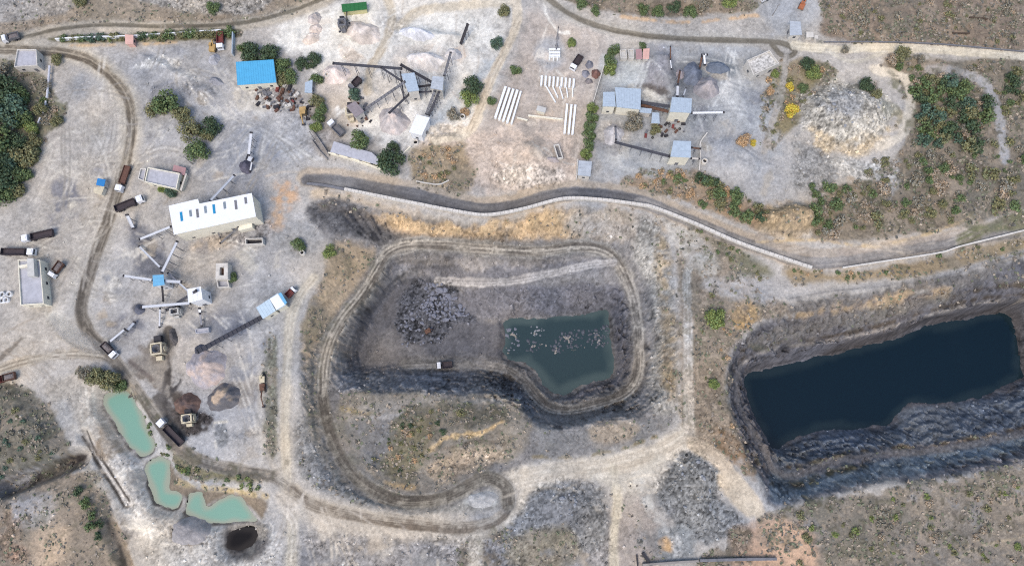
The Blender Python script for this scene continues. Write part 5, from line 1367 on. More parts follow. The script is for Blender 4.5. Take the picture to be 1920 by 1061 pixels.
def well(px, py, rpx, h, label, name='water_tank', cat='tank'):
    z0 = gz(px, py); c = P(px, py, z0 + h); c.z = z0; r = rpx * .2
    o = empty(name, c, label, cat)
    MB().lathe([(r * 1.02, -.5), (r, h), (r * .72, h), (r * .70, h - 1.4)], 20).build('ring', M['lime'], o, True)
    MB().lathe([(r * .71, h - 1.1), (.01, h - 1.1)], 20).build('water', M['pit'], o)
well(566,473,4.6,1.8,'round pale tank with dark inside below the lone bush'); well(1322,301,5.2,2.2,'round pale tank with dark mouth right of the pale blue shed')
well(867,218,5.2,2.0,'round pale tank under the tan bush by the track'); well(613,139,4.5,2.2,'small round tank beside the trees above the pale cabin')
well(779,266,5.5,1.2,'dark round tank below the white loading shed')
for i, (a, b) in enumerate(((4,552),(11,562),(17,551),(3,563))):
    o = MB().lathe([(1.0, -.3), (1.0, 1.3), (.8, 1.3), (.78, .3)], 18).build('concrete_ring', M['white'], None, True, loc=P(a, b, 1.0) + Vector((0, 0, tz(*P(a, b, 1.0).xy) - 1.0)))
    tag(o, 'white concrete ring stored beside the long cream house', 'ring', 'white concrete rings at the left edge')
def pole(px, py, h, label):
    c = P(px, py, 0); c.z = tz(c.x, c.y); r = empty('power_pole', c, label, 'pole')
    MB().tube((0, 0, -.5), (0, 0, h), .17, .11, 8).build('shaft', M['pole'], r)
    MB().box((0, 0, h - .6), (2.0, .14, .14), rz=.5).build('crossarm', M['pole'], r)
pole(362,309,9,'power pole below the dark tree above the cream house'); pole(1448,30,8,'power pole in the gravel yard at the top'); pole(590,262,8,'power pole between the brown fences')
pole(355,64,8,'power pole standing in the hedge by the upper left road')

# concrete beams stored in the casting yard
def beam(a, b, w, h, label, group, z=0.0, mat='beamc'):
    ga, gb = P(*a, h + z), P(*b, h + z); c = (ga + gb) / 2; c.z = tz(c.x, c.y) + z; d = gb - ga; L = d.xy.length
    r = empty('concrete_beam', c, label, 'beam', group, math.atan2(d.y, d.x))
    MB().box((0, 0, h - .12), (L, w, .24)).box((0, 0, h * .5 - .05), (L - .02, w * .4, h - .4)).box((0, 0, .12), (L - .01, w * .8, .24)).build('girder', M[mat], r)
    k = MB(); k.box((-L * .36, 0, -.2), (.4, w * 1.2, .45)).box((L * .36, 0, -.2), (.4, w * 1.2, .45)); k.build('sleeper', M['conc'], r)
Z1 = lambda u, v: (900 + u / 7.98, 60 + v / 7.98); Z2 = lambda u, v: (900 + u / 7.98, 150 + v / 7.98)
lab = ['leftmost', 'second from left', 'middle', 'second from right', 'rightmost']
for i, (x0, y0, x1, y1) in enumerate(((385,95,228,565),(442,115,285,590),(500,132,345,615),(560,148,405,640),(612,165,468,655))):
    beam(Z2(x0, y0), Z2(x1, y1), .95 if i < 4 else .7, 1.4, f'{lab[i]} of five long white beams in the tilted stack', 'long white beams in the tilted stack')
for i in range(9):
    beam(Z1(926 + 60 * i, 652 + 6 * i), Z1(916 + 60 * i, 800 + 4 * i), .78, 1.2, 'short white beam in the row of nine short beams', 'nine short white beams')
for i, (x0, y0, x1, y1) in enumerate(((985,805,1130,1052),(1080,800,1165,983),(1187,815,1243,998),(1292,830,1313,978),(1386,830,1386,970))):
    beam(Z1(x0, y0), Z1(x1, y1), .42, .8, f'{lab[i]} of five thin white beams fanned below the short row', 'thin white beams fanned out')
for i, (x0, y0, x1, y1) in enumerate(((1305,358,1264,800),(1370,368,1326,806),(1428,372,1382,812))):
    beam(Z2(x0, y0), Z2(x1, y1), .82, 1.2, f'{("left", "middle", "right")[i]} of three long white beams beside the hedge', 'long white beams beside the hedge')
for i, y in enumerate((262, 313, 358)):
    beam(Z1(1030, y), Z1(1200, y), .9, 1.3, f'{("upper", "middle", "lower")[i]} of three stacked white beams at the top of the yard', 'white beams at the top of the yard')
for i in range(3):
    beam(Z1(1040 + 60 * i, 385), Z1(1040 + 60 * i, 420), .6, .9, 'short white block below the three stacked beams', 'short white blocks')
beam(Z2(720, 530), Z2(1240, 588), .55, 1.0, 'long cream rail beam below the small white hut', 'cream rails', mat='cream'); beam(Z2(552, 562), Z2(712, 602), .55, .8, 'short cream rail beam at the foot of the tilted stack', 'cream rails', mat='cream')
beam((1028,198), (1034,262), .3, .3, 'grey rail bed slanting between the beams', 'grey rails', mat='slab') if False else None
# ------------------------------------------------------------------ heaps
def heap(px, py, rx, ry, h, col, label, ang=0, top=1.0, crater=0, cat='gravel pile', name='gravel_pile', top2=None):
    g = G(px, py); c = Vector((g.x, g.y, tz(g.x, g.y)))
    nr, na = 22, 72; a0 = math.radians(-ang); k = .198
    v, cc = [], []
    t = np.linspace(0, 2 * np.pi, na, endpoint=False); rr = np.linspace(0, 1, nr)
    T, Rr = np.meshgrid(t, rr)
    wob = 1 + .07 * np.sin(2 * T + px) + .05 * np.sin(3 * T + py) + .05 * np.sin(5 * T + px * .3) + .03 * np.sin(11 * T + py)
    lx, ly = Rr * np.cos(T) * rx * k * wob, Rr * np.sin(T) * ry * k * wob
    x = lx * math.cos(a0) - ly * math.sin(a0); y = lx * math.sin(a0) + ly * math.cos(a0)
    prof = np.clip((1 - Rr) / (1 - .12 * top), 0, 1); prof = np.where(prof > .88, .88 + (prof - .88) * .4, prof); prof = prof ** 1.15
    if crater: prof = prof - crater * sstep(.55, .0, Rr)
    wx, wy = x + c.x, y + c.y
    n1, n2 = fbm(wx, wy, 3.0, 4, 5), vnoise(wx, wy, .8, 6)
    z = h * prof + (.16 * n1 + .07 * n2) * np.minimum(1, prof * 4) * min(1.6, .5 + h * .25)
    gzv = np.array([[tz(a, b) for a, b in zip(ra, rb)] for ra, rb in zip(wx, wy)])
    z = z + gzv - c.z - .12 * sstep(.85, 1, Rr)
    c1 = lin(col) * ALB_K; c2 = lin(top2 or col) * ALB_K
    mixf = sstep(-.3, .5, n1 + (.5 - Rr))[..., None]
    alb = (c1 * (1 - mixf) + c2 * mixf) * (1 + .22 * n1 + .18 * n2)[..., None]
    me = bpy.data.meshes.new(name)
    V = np.stack([x, y, z], -1).reshape(-1, 3)
    F = [(r * na + i, r * na + (i + 1) % na, (r + 1) * na + (i + 1) % na, (r + 1) * na + i) for r in range(nr - 1) for i in range(na)]
    me.from_pydata(V.tolist(), [], [f[::-1] if False else f for f in F])
    at = me.attributes.new('albedo', 'FLOAT_COLOR', 'POINT')
    at.data.foreach_set('color', np.clip(np.concatenate([alb, np.ones(alb.shape[:2] + (1,))], -1), 0, .9).astype(np.float32).reshape(-1))
    me.materials.append(TM); me.polygons.foreach_set('use_smooth', [True] * len(F)); 
    bm = bmesh.new(); bm.from_mesh(me); bmesh.ops.remove_doubles(bm, verts=bm.verts, dist=.001); bmesh.ops.recalc_face_normals(bm, faces=bm.faces)
    if sum(f.normal.z for f in bm.faces) < 0: bmesh.ops.reverse_faces(bm, faces=bm.faces)
    bm.to_mesh(me); bm.free()
    o = link(name, me, None, c); tag(o, label, cat); return o
heap(738,228,30,30,6.5,(196,188,184),'large round sand cone under the dark conveyor in the white yard', top2=(224,206,194), name='sand_pile', cat='sand pile')
heap(681,62,37,26,2.4,(204,192,180),'broad flat sand pile below the narrow green shed', 15, 3.5, name='sand_pile', cat='sand pile', top2=(214,202,190))
heap(590,36,15,14,1.8,(190,180,172),'small round sand mound near the upper road bend', 0, 3.0, .25, name='sand_pile', cat='sand pile')
heap(584,73,19,13,2.0,(222,206,190),'kidney shaped tan sand mound in the white yard', -20, 3, name='sand_pile', cat='sand pile', top2=(230,214,198))
heap(592,56,13,14,1.6,(216,200,186),'middle tan sand mound joining two others', 0, 2.5, name='sand_pile', cat='sand pile')
heap(630,140,26,24,4.0,(222,208,198),'pinkish sand cone under the end of the longest conveyor', 0, 1, name='sand_pile', cat='sand pile', top2=(232,214,202))
heap(850,103,17,15,2.6,(196,193,192),'small round grey cone at the right conveyor of the white yard', 0, 1.5, name='sand_pile', cat='sand pile', top2=(212,204,196))
heap(797,112,40,20,3.2,(228,222,216),'broad white sand mound above the grey sheds', 8, 2.5, name='sand_pile', cat='sand pile', top2=(234,224,214))
heap(780,62,36,14,2.6,(218,218,220),'long pale dust mound in the upper white yard', 15, 3, name='sand_pile', cat='sand pile')
heap(1325,166,26,24,5.0,(150,146,148),'grey brown cone at the foot of the dark blue dust', 20, 1.2, top2=(168,160,158))
heap(1275,140,9,12,2.2,(168,158,158),'small grey cone at the tip of the rusty conveyor')
heap(1298,140,20,26,3.0,(112,118,130),'dark blue grey dust heap left of the white T conveyor', 15, 2)
heap(1345,128,24,14,2.6,(110,118,130),'dark blue grey dust heap right of the white T conveyor', 10, 2)
heap(352,757,24,20,4.5,(120,98,88),'dark brown pile with black side in the left works', 10, 1.5, .1, top2=(96,84,82))
heap(420,745,33,23,4.8,(112,110,112),'rounded oval pile with orange brown flank right of the brown pile', -15, 3.2, top2=(176,156,134))
heap(388,690,40,34,5.0,(172,166,168),'wide terraced cone below the long dark conveyor', 10, 1.4, .12, top2=(188,170,158))
heap(377,655,13,10,2.0,(84,86,96),'small black dust cone under the conveyor tip')
heap(262,580,11,10,2.0,(96,98,108),'small dark dust cone left of the screening cabin')
heap(462,313,14,15,2.6,(92,90,102),'dark dust heap below the lone white conveyor', 0, 1.6)
heap(1038,300,12,7,1.0,(170,160,156),'low grey gravel heap near the casting trough', 10, 3)
heap(1105,122,9,9,2.0,(138,138,146),'upper round grey gravel heap beside the pale fence wall', 0, 1.5); heap(1098,139,9,8,1.8,(140,140,148),'middle round grey gravel heap beside the pale fence wall', 0, 1.5)
heap(1104,153,9,6,1.4,(126,120,120),'lower dark gravel heap beside the pale fence wall', 0, 1.5); heap(1117,139,10,10,2.2,(122,92,84),'reddish brown heap against the pale fence wall', 0, 1.5)
heap(905,936,28,15,1.0,(170,169,166),'low pale gravel mound inside the hairpin bend', -5, 3)
heap(405,153,16,9,1.4,(150,150,154),'low grey rubble mound in the upper left yard', 15, 3)
heap(402,112,12,13,2.2,(174,174,178),'pale grey heap below the red bodied lorry and its excavator', 0, 2)
heap(325,632,9,17,2.2,(104,99,96),'dark brown mud heap above the beige crusher', -15, 2.5)
heap(1150,252,20,24,2.5,(184,180,178),'pale rubble mound left of the straight dark conveyor', 10, 3)
heap(255,898,17,18,.4,(168,164,156),'flat grey drying bed beside the middle turquoise pond', 0, 5, name='sludge_bed', cat='drying bed')
heap(357,995,36,24,.9,(150,146,144),'grey sludge mound left of the small black pool', 5, 5, name='sludge_bed', cat='sludge mound')

# ------------------------------------------------------------------ foliage
def leaf_mat(name):
    m = attr_mat(name, 'leaf', .75, False)
    b = m.node_tree.nodes['Principled BSDF']; b.inputs['Specular IOR Level'].default_value = .25
    return m
LM = leaf_mat('leaves')
PAL = dict(green=(78,92,60), dark=(58,72,52), olive=(98,98,70), yellow=(186,152,62), lime=(98,110,64), grey=(110,106,94), dry=(132,120,104), orange=(150,126,98), teal=(66,84,70))
_cr = {}
def crown(kind, var, dense=420, flat=.75):
    key = (kind, var, dense)
    if key in _cr: return _cr[key]
    rg = random.Random(hash((kind, var)) % 9999 if False else sum(map(ord, kind)) * 7 + var * 131 + dense)
    lobes = [(Vector((0, 0, .55)), .62)] + [(Vector((math.cos(a) * rg.uniform(.35, .68), math.sin(a) * rg.uniform(.35, .68), rg.uniform(.2, .75))), rg.uniform(.32, .52)) for a in [rg.uniform(0, 6.28) for _ in range(9)]]
    base = np.array(lin(PAL[kind])) * 1.35
    V, F, C = [], [], []
    for i in range(dense):
        c, r = lobes[rg.randrange(len(lobes))]
        d = Vector((rg.gauss(0, 1), rg.gauss(0, 1), rg.gauss(.35, 1))).normalized()
        p = c + d * r * (rg.uniform(.55, 1.08)); p.z *= flat * 1.25
        if p.z < .02: p.z = rg.uniform(.02, .2)
        nrm = (d + Vector((rg.gauss(0, .5), rg.gauss(0, .5), rg.gauss(.3, .5)))).normalized()
        u = nrm.orthogonal().normalized(); u = Matrix.Rotation(rg.uniform(0, 6.28), 3, nrm) @ u; w = nrm.cross(u)
        s = rg.uniform(.06, .125) * (420 / dense) ** .35; k = len(V)
        V += [p - u * s - w * s * .6, p + u * s - w * s * .5, p + u * s * .8 + w * s * .7, p - u * s * .7 + w * s * .6]
        F.append((k, k + 1, k + 2, k + 3))
        b = rg.uniform(.55, 1.5); yv = rg.uniform(-.12, .16)
        col = np.clip(base * b * np.array([1 + yv, 1, 1 - yv]), .004, .6)
        C += [(*col, 1)] * 4
    me = bpy.data.meshes.new('crown'); me.from_pydata(V, [], F)
    at = me.attributes.new('leaf', 'FLOAT_COLOR', 'POINT'); at.data.foreach_set('color', np.array(C, np.float32).reshape(-1))
    me.materials.append(LM); _cr[key] = me
    return me
_tk = {}
def trunk_mesh(var):
    if var in _tk: return _tk[var]
    rg = random.Random(var); mb = MB()
    mb.tube((0, 0, -.12), (.02, .01, .35), .07, .05, 7, False)
    for i in range(4):
        a = rg.uniform(0, 6.28); q = Vector((math.cos(a) * .42, math.sin(a) * .42, rg.uniform(.5, .75)))
        mb.tube((.02, .01, .33), q, .038, .014, 6, False)
    _tk[var] = mb.mesh('trunk', M['wood']); return _tk[var]

def tree(px, py, r, kind, label, group=None, name='tree', dense=1500, hk=1.1):
    rm = r * .225; h = rm * hk
    c = P(px, py, h * .5); c.z = 0
    g = tz(c.x, c.y)
    if g < -1.5: q = G(px, py); c.x, c.y, g = q.x, q.y, tz(q.x, q.y)
    c.z = g
    o = empty(name, c, label, 'tree', group, RND.uniform(0, 6.28))
    o.scale = (rm, rm, h)
    link('crown', crown(kind, RND.randrange(4), dense), o); link('trunk', trunk_mesh(RND.randrange(3)), o)
    return o
T = tree
# left edge wood
for i, (a, b, r, k, lab) in enumerate(((8,165,30,'dark','dark tree at the top of the left edge wood'),(22,210,30,'teal','blue green tree in the middle of the left edge wood'),(2,258,32,'green','broad green tree on the left edge beside the wood gap'),
        (44,291,24,'olive','light yellow green tree jutting from the left edge wood'),(18,335,28,'dark','dark tree low in the left edge wood'),(4,372,22,'green','lowest green tree of the left edge wood'),(30,262,20,'dark','dark tree between the two broad trees of the left wood'),
        (58,238,14,'lime','small yellow green tree at the edge of the left wood'),(75,205,14,'olive','olive tree beside the pale pipe'),(36,180,18,'green','green tree beside the top of the left wood'),(85,160,12,'grey','grey thin tree beside the thick pale pipe'),
        (106,112,12,'olive','olive tree at the head of the thick pale pipe'),(106,228,12,'olive','lone olive bush tree beside the left yard'),(22,300,20,'teal','blue green tree behind the light yellow green one'),(-8,205,26,'dark','dark tree cut by the left edge above the wood middle'),(-6,300,26,'dark','dark tree cut by the left edge below the wood gap'),
        (42,225,20,'green','green tree between the blue green and small yellow green trees of the left wood'),(40,325,18,'green','green tree right of the low dark tree in the left wood'),(28,355,16,'olive','olive tree right of the lowest tree in the left wood'),(64,262,14,'olive','olive tree at the right rim of the left wood'),(2,140,22,'grey','grey green tree below the small pale corner house'))):
    T(a, b, r, k, lab, 'trees of the left edge wood')
for a, b, r, k, lab in ((316,197,27,'green','broad green tree at the top of the yard clump'),(292,205,18,'olive','olive tree at the left of the yard clump'),(338,214,20,'olive','olive tree in the middle of the yard clump'),(356,247,22,'olive','pale yellow green tree at the lower left of the yard clump'),
        (392,238,21,'dark','dark tree at the right end of the yard clump'),(368,283,22,'green','lowest green tree of the yard clump above the power pole'),(388,254,14,'olive','small olive tree beside the dark right end of the yard clump'),
        (470,98,22,'dark','dark tree left behind the blue workshop'),(503,103,22,'dark','dark tree right behind the blue workshop'),(528,125,18,'green','green tree at the right corner of the blue workshop'),(548,143,16,'green','green tree farther right of the blue workshop'),(530,148,14,'olive','olive tree just right of the blue workshop'),
        (455,92,13,'green','small green tree beside the thin blue grey fence'),(566,120,14,'dark','dark tree beside the small round tank'),(588,112,15,'dark','dark tree in the walled plot above the tank'),(593,150,13,'green','round green tree beside the pale cabin'),
        (594,190,15,'olive','olive tree below the pale cabin'),(600,206,13,'green','green tree in the middle of the fence row'),(596,222,12,'green','fourth green tree down the fence row'),(592,238,12,'lime','bright green tree at the bottom of the fence row'),
        (670,267,21,'green','round green tree over the long low store'),(732,304,26,'dark','largest dark tree above the lane'),(715,297,14,'green','green tree touching the left of the largest dark tree'),(738,277,12,'dark','small dark tree left of the dark round tank'),
        (884,162,21,'dark','large dark tree beside the pale blue track'),(881,185,17,'lime','bright green tree below the large dark one by the track'),(872,210,9,'orange','tan bush tree beside the round tank'),(852,214,14,'grey','thin grey green tree left of the tan bush by the tank'),
        (668,180,14,'teal','round blue green tree behind the brownish feed shed'),(1072,79,11,'lime','round light green tree in the beam yard'),(967,130,12,'green','round green tree beside the upper track'),(932,82,13,'teal','blue green bush at the right of the white yard'),(945,20,14,'olive','olive tree at the top of the upper track'),
        (921,188,10,'green','small green tree left of the tilted beam stack'),(1150,92,13,'green','green tree at the top of the hedge by the ruins'),(1146,112,14,'green','second green tree by the ruins'),(1143,130,14,'lime','lowest bright tree by the ruins fence'),(1204,88,9,'green','small green bush tree above the ruins'),
        (1112,202,12,'lime','top tree of the long hedge'),(1110,218,13,'green','second tree down the long hedge'),(1104,236,13,'green','third tree down the long hedge'),(1104,254,13,'green','fourth tree down the long hedge'),(1102,272,13,'green','fifth tree down the long hedge'),(1100,289,12,'lime','lowest tree of the long hedge'),
        (1188,229,19,'grey','sparse grey olive tree in front of the stepped plant shed'),(1228,243,11,'olive','olive bush tree right of the sparse grey tree'),
        (558,461,14,'green','lone green bush tree above the pit access road'),(618,471,13,'lime','yellow green bush tree at the pit brow'),(435,520,10,'green','small green tree beside the rusty ore bin'),(322,360,11,'teal','blue green bush tree in front of the cream house'),(305,355,9,'lime','yellow green bush in front of the cream house'),
        (1484,209,14,'yellow','bright yellow tree beside the scrub track'),(1481,164,9,'yellow','small yellow tree above the bright yellow one'),(1455,138,9,'lime','yellow green bush tree left of the grey track'),(1444,170,9,'orange','orange bush tree left of the grey track'),(1528,136,15,'lime','yellow green tree in the scrub right of the grey track'),(1515,120,14,'dark','dark tree behind the yellow green one'),
        (1505,165,10,'green','green bush tree above the white rock mound'),(1626,160,16,'dark','dark green tree on the white rock mound edge'),(1640,180,12,'olive','olive tree below the dark one on the mound edge'),
        (1345,598,20,'lime','bright green scrub tree between the two pits'),(1340,720,11,'lime','lower bright green bush between the two pits'),(1395,262,14,'orange','orange brown bush tree near the grey yard track'),(1412,268,7,'yellow','small yellow bush near the grey yard track'),
        (178,708,19,'olive','olive tree at the left of the pond bank'),(205,714,19,'olive','middle olive tree of the pond bank'),(228,722,13,'green','right green tree of the pond bank'),(160,700,14,'grey','grey leftmost tree of the pond bank'),
        (1090,6,12,'green','green bush tree at the top edge beside the dark road'),(1118,20,11,'green','dark green bush right of the dark road bend'),(1205,18,13,'green','first green tree of the top hedge'),(1235,22,13,'green','second green tree of the top hedge'),(1262,14,13,'dark','third green tree of the top hedge'),(1294,22,14,'green','fourth green tree of the top hedge'),
        (1322,12,14,'grey','greyish tree of the top hedge'),(1365,8,14,'lime','last yellow green tree of the top hedge'),(1690,104,17,'olive','olive bush tree just below the pale road at the top right'),(1675,112,12,'dry','dry bush tree left of the olive one below the pale road'),(1585,93,8,'grey','grey bush tree in the middle of the road fork'),(1725,110,10,'grey','grey bush tree right of the olive one below the pale road'),(400,14,14,'green','green tree at the top edge above the upper left road'),(150,2,12,'olive','olive tree at the top edge left of the road')):
    T(a, b, r, k, lab)
for i, (a, b, r, k) in enumerate(((118,72,9,'green'),(170,70,11,'teal'),(188,69,10,'teal'),(216,68,9,'olive'),(266,66,11,'dark'),(288,67,10,'green'),(318,66,12,'green'),(338,64,10,'olive'),(360,60,10,'green'),(385,64,9,'olive'),(428,60,12,'green'),(135,71,8,'olive'),(152,72,9,'green'),(205,72,8,'lime'),(232,72,8,'olive'),(302,70,10,'olive'),(350,66,10,'green'),(372,66,10,'olive'),(398,62,10,'olive'),(412,64,10,'green'))):
    T(a, b, r, k, 'hedge tree in the row beside the white hedge wall', 'hedge trees by the upper left road', dense=420)
def inside(poly, n, mind=0):
    q = GN(poly)[:, :2]; out = []; t = 0
    x0, y0 = q.min(0); x1, y1 = q.max(0)
    while len(out) < n and t < n * 60:
        t += 1
        x, y = RND.uniform(x0, x1), RND.uniform(y0, y1)
        if poly_sd(np.array([x]), np.array([y]), q)[0] < 0: continue
        i, j = int(np.searchsorted(AX, x)), int(np.searchsorted(AY, y))
        if CLS[j, i] not in (0, 6, 7): continue
        if mind and any((x - a) ** 2 + (y - b) ** 2 < mind * mind for a, b in out): continue
        out.append((x, y))
    return out
def wild(poly, n, rng, kinds, label, group, mind=2.5, name='tree'):
    for x, y in inside(poly, n, mind):
        r = RND.uniform(*rng); k = RND.choice(kinds)
        o = empty(name, (x, y, tz(x, y)), label, 'tree', group, RND.uniform(0, 6.28)); o.scale = (r, r, r * 1.1)
        link('crown', crown(k, RND.randrange(4), 420), o); link('trunk', trunk_mesh(RND.randrange(3)), o)
wild([(1715,150),(1790,150),(1845,190),(1850,260),(1830,290),(1770,280),(1720,270),(1705,200)], 36, (2.0, 3.9), ['green','dark','green','olive','teal'], 'bushy green tree crowded in the thicket inside the curved track', 'thicket trees inside the curved track')
wild([(1310,330),(1345,330),(1440,400),(1420,430),(1330,385)], 15, (1.8, 3.4), ['green','dark','olive'], 'green tree in the belt above the lane bend', 'trees above the lane bend')
wild([(1520,330),(1600,350),(1580,450),(1520,440)], 10, (1.6, 3.2), ['green','dark','green'], 'green tree beside the orange mound', 'trees beside the orange mound')
wild([(1700,290),(1800,300),(1800,400),(1680,410)], 10, (1.4, 2.6), ['green','olive'], 'scattered green tree in the lower right scrub', 'trees in the lower right scrub')
wild([(1880,120),(1960,130),(1960,380),(1890,380)], 12, (1.8, 3.4), ['green','olive','dark'], 'green tree at the right edge scrub', 'trees at the right edge')
wild([(140,920),(165,920),(200,990),(190,1010),(165,980)], 6, (1.5, 2.6), ['dark','green'], 'dark green tree along the lower left bank', 'trees along the lower left bank')
wild([(1690,140),(1830,150),(1850,290),(1700,290)], 26, (1.2, 2.2), ['grey','dry','grey','olive'], 'grey leafless bush tree among the thicket greens', 'grey bush trees in the thicket', 2.0)
wild([(1560,330),(1680,330),(1680,430),(1530,440)], 16, (1.0, 2.0), ['grey','dry','olive'], 'grey brown bush tree on the lower right scrub slope', 'grey bush trees on the lower right slope', 2.0)
wild([(1740,120),(1760,180),(1690,160),(1680,115)], 5, (1.4, 2.4), ['olive','green'], 'olive tree above the curved track', 'trees above the curved track')

def bushes(poly, n, rng, kinds, label, group, mind=1.5):
    for x, y in inside(poly, n, mind):
        r = rng[0] + (rng[1] - rng[0]) * RND.random() ** 1.6
        o = link('bush', crown(RND.choice(kinds), RND.randrange(4), 260, .6), None, (x, y, tz(x, y) - .1))
        o.rotation_euler.z = RND.uniform(0, 6.28); o.scale = (r, r * RND.uniform(.7, 1.1), r * .8); tag(o, label, 'bush', group)
bushes([(1690,110),(1915,125),(1915,300),(1860,300),(1870,210),(1800,140),(1690,140)], 26, (1.0, 2.4), ['olive','grey','green','olive'], 'olive bush outside the curved grey track', 'bushes outside the curved track')
bushes([(1640,300),(1700,280),(1860,310),(1915,300),(1915,390),(1820,410),(1700,430),(1620,440),(1540,450),(1540,350)], 82, (1.3, 3.6), ['olive','grey','green','olive','dry','grey'], 'soft olive bush on the broad scrub slope above the lane', 'bushes on the broad scrub slope')
bushes([(1550,0),(1910,0),(1910,85),(1700,70),(1570,66)], 44, (1.0, 2.3), ['grey','olive','grey','dry'], 'soft grey bush in the brown field at the top', 'bushes in the brown top field')
bushes([(1480,960),(1800,910),(1915,900),(1915,1050),(1500,1055)], 34, (1.0, 2.2), ['grey','olive','lime','dry'], 'soft bush in the dry field beneath the flooded pit', 'bushes beneath the flooded pit')
bushes([(0,740),(90,800),(130,850),(0,900)], 22, (1.0, 2.4), ['teal','grey','olive','grey'], 'soft grey green bush on the left hill', 'bushes on the left hill')
bushes([(740,765),(930,765),(930,795),(830,812),(770,860),(730,830)], 26, (.8, 1.9), ['dark','grey','olive','dry','grey'], 'dark bush on the island hill above the tan cliff', 'bushes on the island hill')
bushes([(1180,330),(1290,312),(1440,395),(1430,425),(1270,370)], 24, (1.0, 2.3), ['olive','orange','green','dry'], 'bush in the belt between grey yard and lane', 'bushes between grey yard and lane')
bushes([(60,190),(110,190),(120,215),(50,330),(20,390),(40,300)], 22, (1.0, 2.4), ['olive','grey','green','dry'], 'bush on the fringe of the left edge wood', 'bushes fringing the left wood')
bushes([(1440,120),(1560,125),(1545,170),(1500,200),(1440,260)], 14, (.9, 2.0), ['olive','grey','dry','olive'], 'bush beside the yellow trees at the scrub track', 'bushes beside the yellow trees')
# individual shrubs
def shrubs(poly, n, rng, kinds, label, group, mind=1.0):
    for x, y in inside(poly, n, mind):
        r = RND.uniform(*rng)
        o = link('shrub', crown(RND.choice(kinds), RND.randrange(4), 130), None, (x, y, tz(x, y) - .1))
        o.rotation_euler.z = RND.uniform(0, 6.28); o.scale = (r, r, r * RND.uniform(.7, 1.0)); tag(o, label, 'shrub', group)
SH = shrubs
SH([(1180,330),(1290,315),(1440,395),(1430,425),(1270,370),(1185,350)], 34, (.8, 1.7), ['orange','dry','olive','orange','grey'], 'dry orange shrub on the slope above the lane', 'shrubs above the lane')
SH([(780,285),(850,275),(880,320),(860,350),(790,330)], 20, (.8, 1.6), ['orange','dry','olive','dark'], 'autumn coloured shrub below the white loading shed', 'shrubs below the loading shed')
SH([(1440,110),(1560,125),(1545,165),(1470,260),(1432,270)], 20, (.8, 1.7), ['olive','grey','orange','dry'], 'olive or tan shrub along the grey scrub track', 'shrubs along the grey track')
SH([(1540,-10),(1915,0),(1915,85),(1700,72),(1560,66)], 34, (.7, 1.5), ['grey','olive','grey','dry'], 'grey shrub in the brown field at the top right', 'shrubs in the top right field')
SH([(1690,110),(1910,130),(1910,390),(1700,430),(1620,445),(1650,330)], 44, (.7, 1.6), ['olive','grey','dry','green'], 'low olive shrub in the right hand scrub', 'shrubs in the right hand scrub')
SH([(1480,505),(1620,510),(1900,445),(1900,465),(1640,522),(1490,525)], 16, (.6, 1.4), ['green','olive','orange'], 'small shrub on the strip below the lane wall', 'shrubs below the lane wall')
SH([(1300,430),(1345,445),(1440,510),(1430,530),(1350,480)], 14, (.6, 1.4), ['olive','green'], 'olive shrub on the green slope below the lane', 'shrubs below the lane')
SH([(1300,530),(1360,560),(1370,640),(1360,760),(1390,850),(1320,810),(1308,640)], 22, (.6, 1.4), ['olive','orange','dry','grey'], 'dry shrub on the ridge between the pits', 'shrubs between the pits')
SH([(750,795),(830,790),(810,860),(760,910),(690,870)], 26, (.6, 1.4), ['orange','dry','olive','dark'], 'dry shrub on the island hill inside the haul road', 'shrubs on the island hill')
SH([(260,760),(285,790),(340,870),(420,890),(510,900),(500,925),(400,905),(330,885),(290,830)], 24, (.6, 1.4), ['green','olive','lime'], 'green shrub on the bank between pond and road', 'shrubs on the pond bank')
SH([(1480,960),(1800,910),(1915,900),(1915,1050),(1500,1055)], 30, (.6, 1.6), ['grey','olive','lime','dry'], 'shrub in the dry field below the flooded pit', 'shrubs in the dry lower right field')
SH([(0,740),(90,800),(130,850),(0,900)], 14, (.7, 1.5), ['teal','grey','olive'], 'grey green shrub on the left hill', 'shrubs on the left hill')
assert True

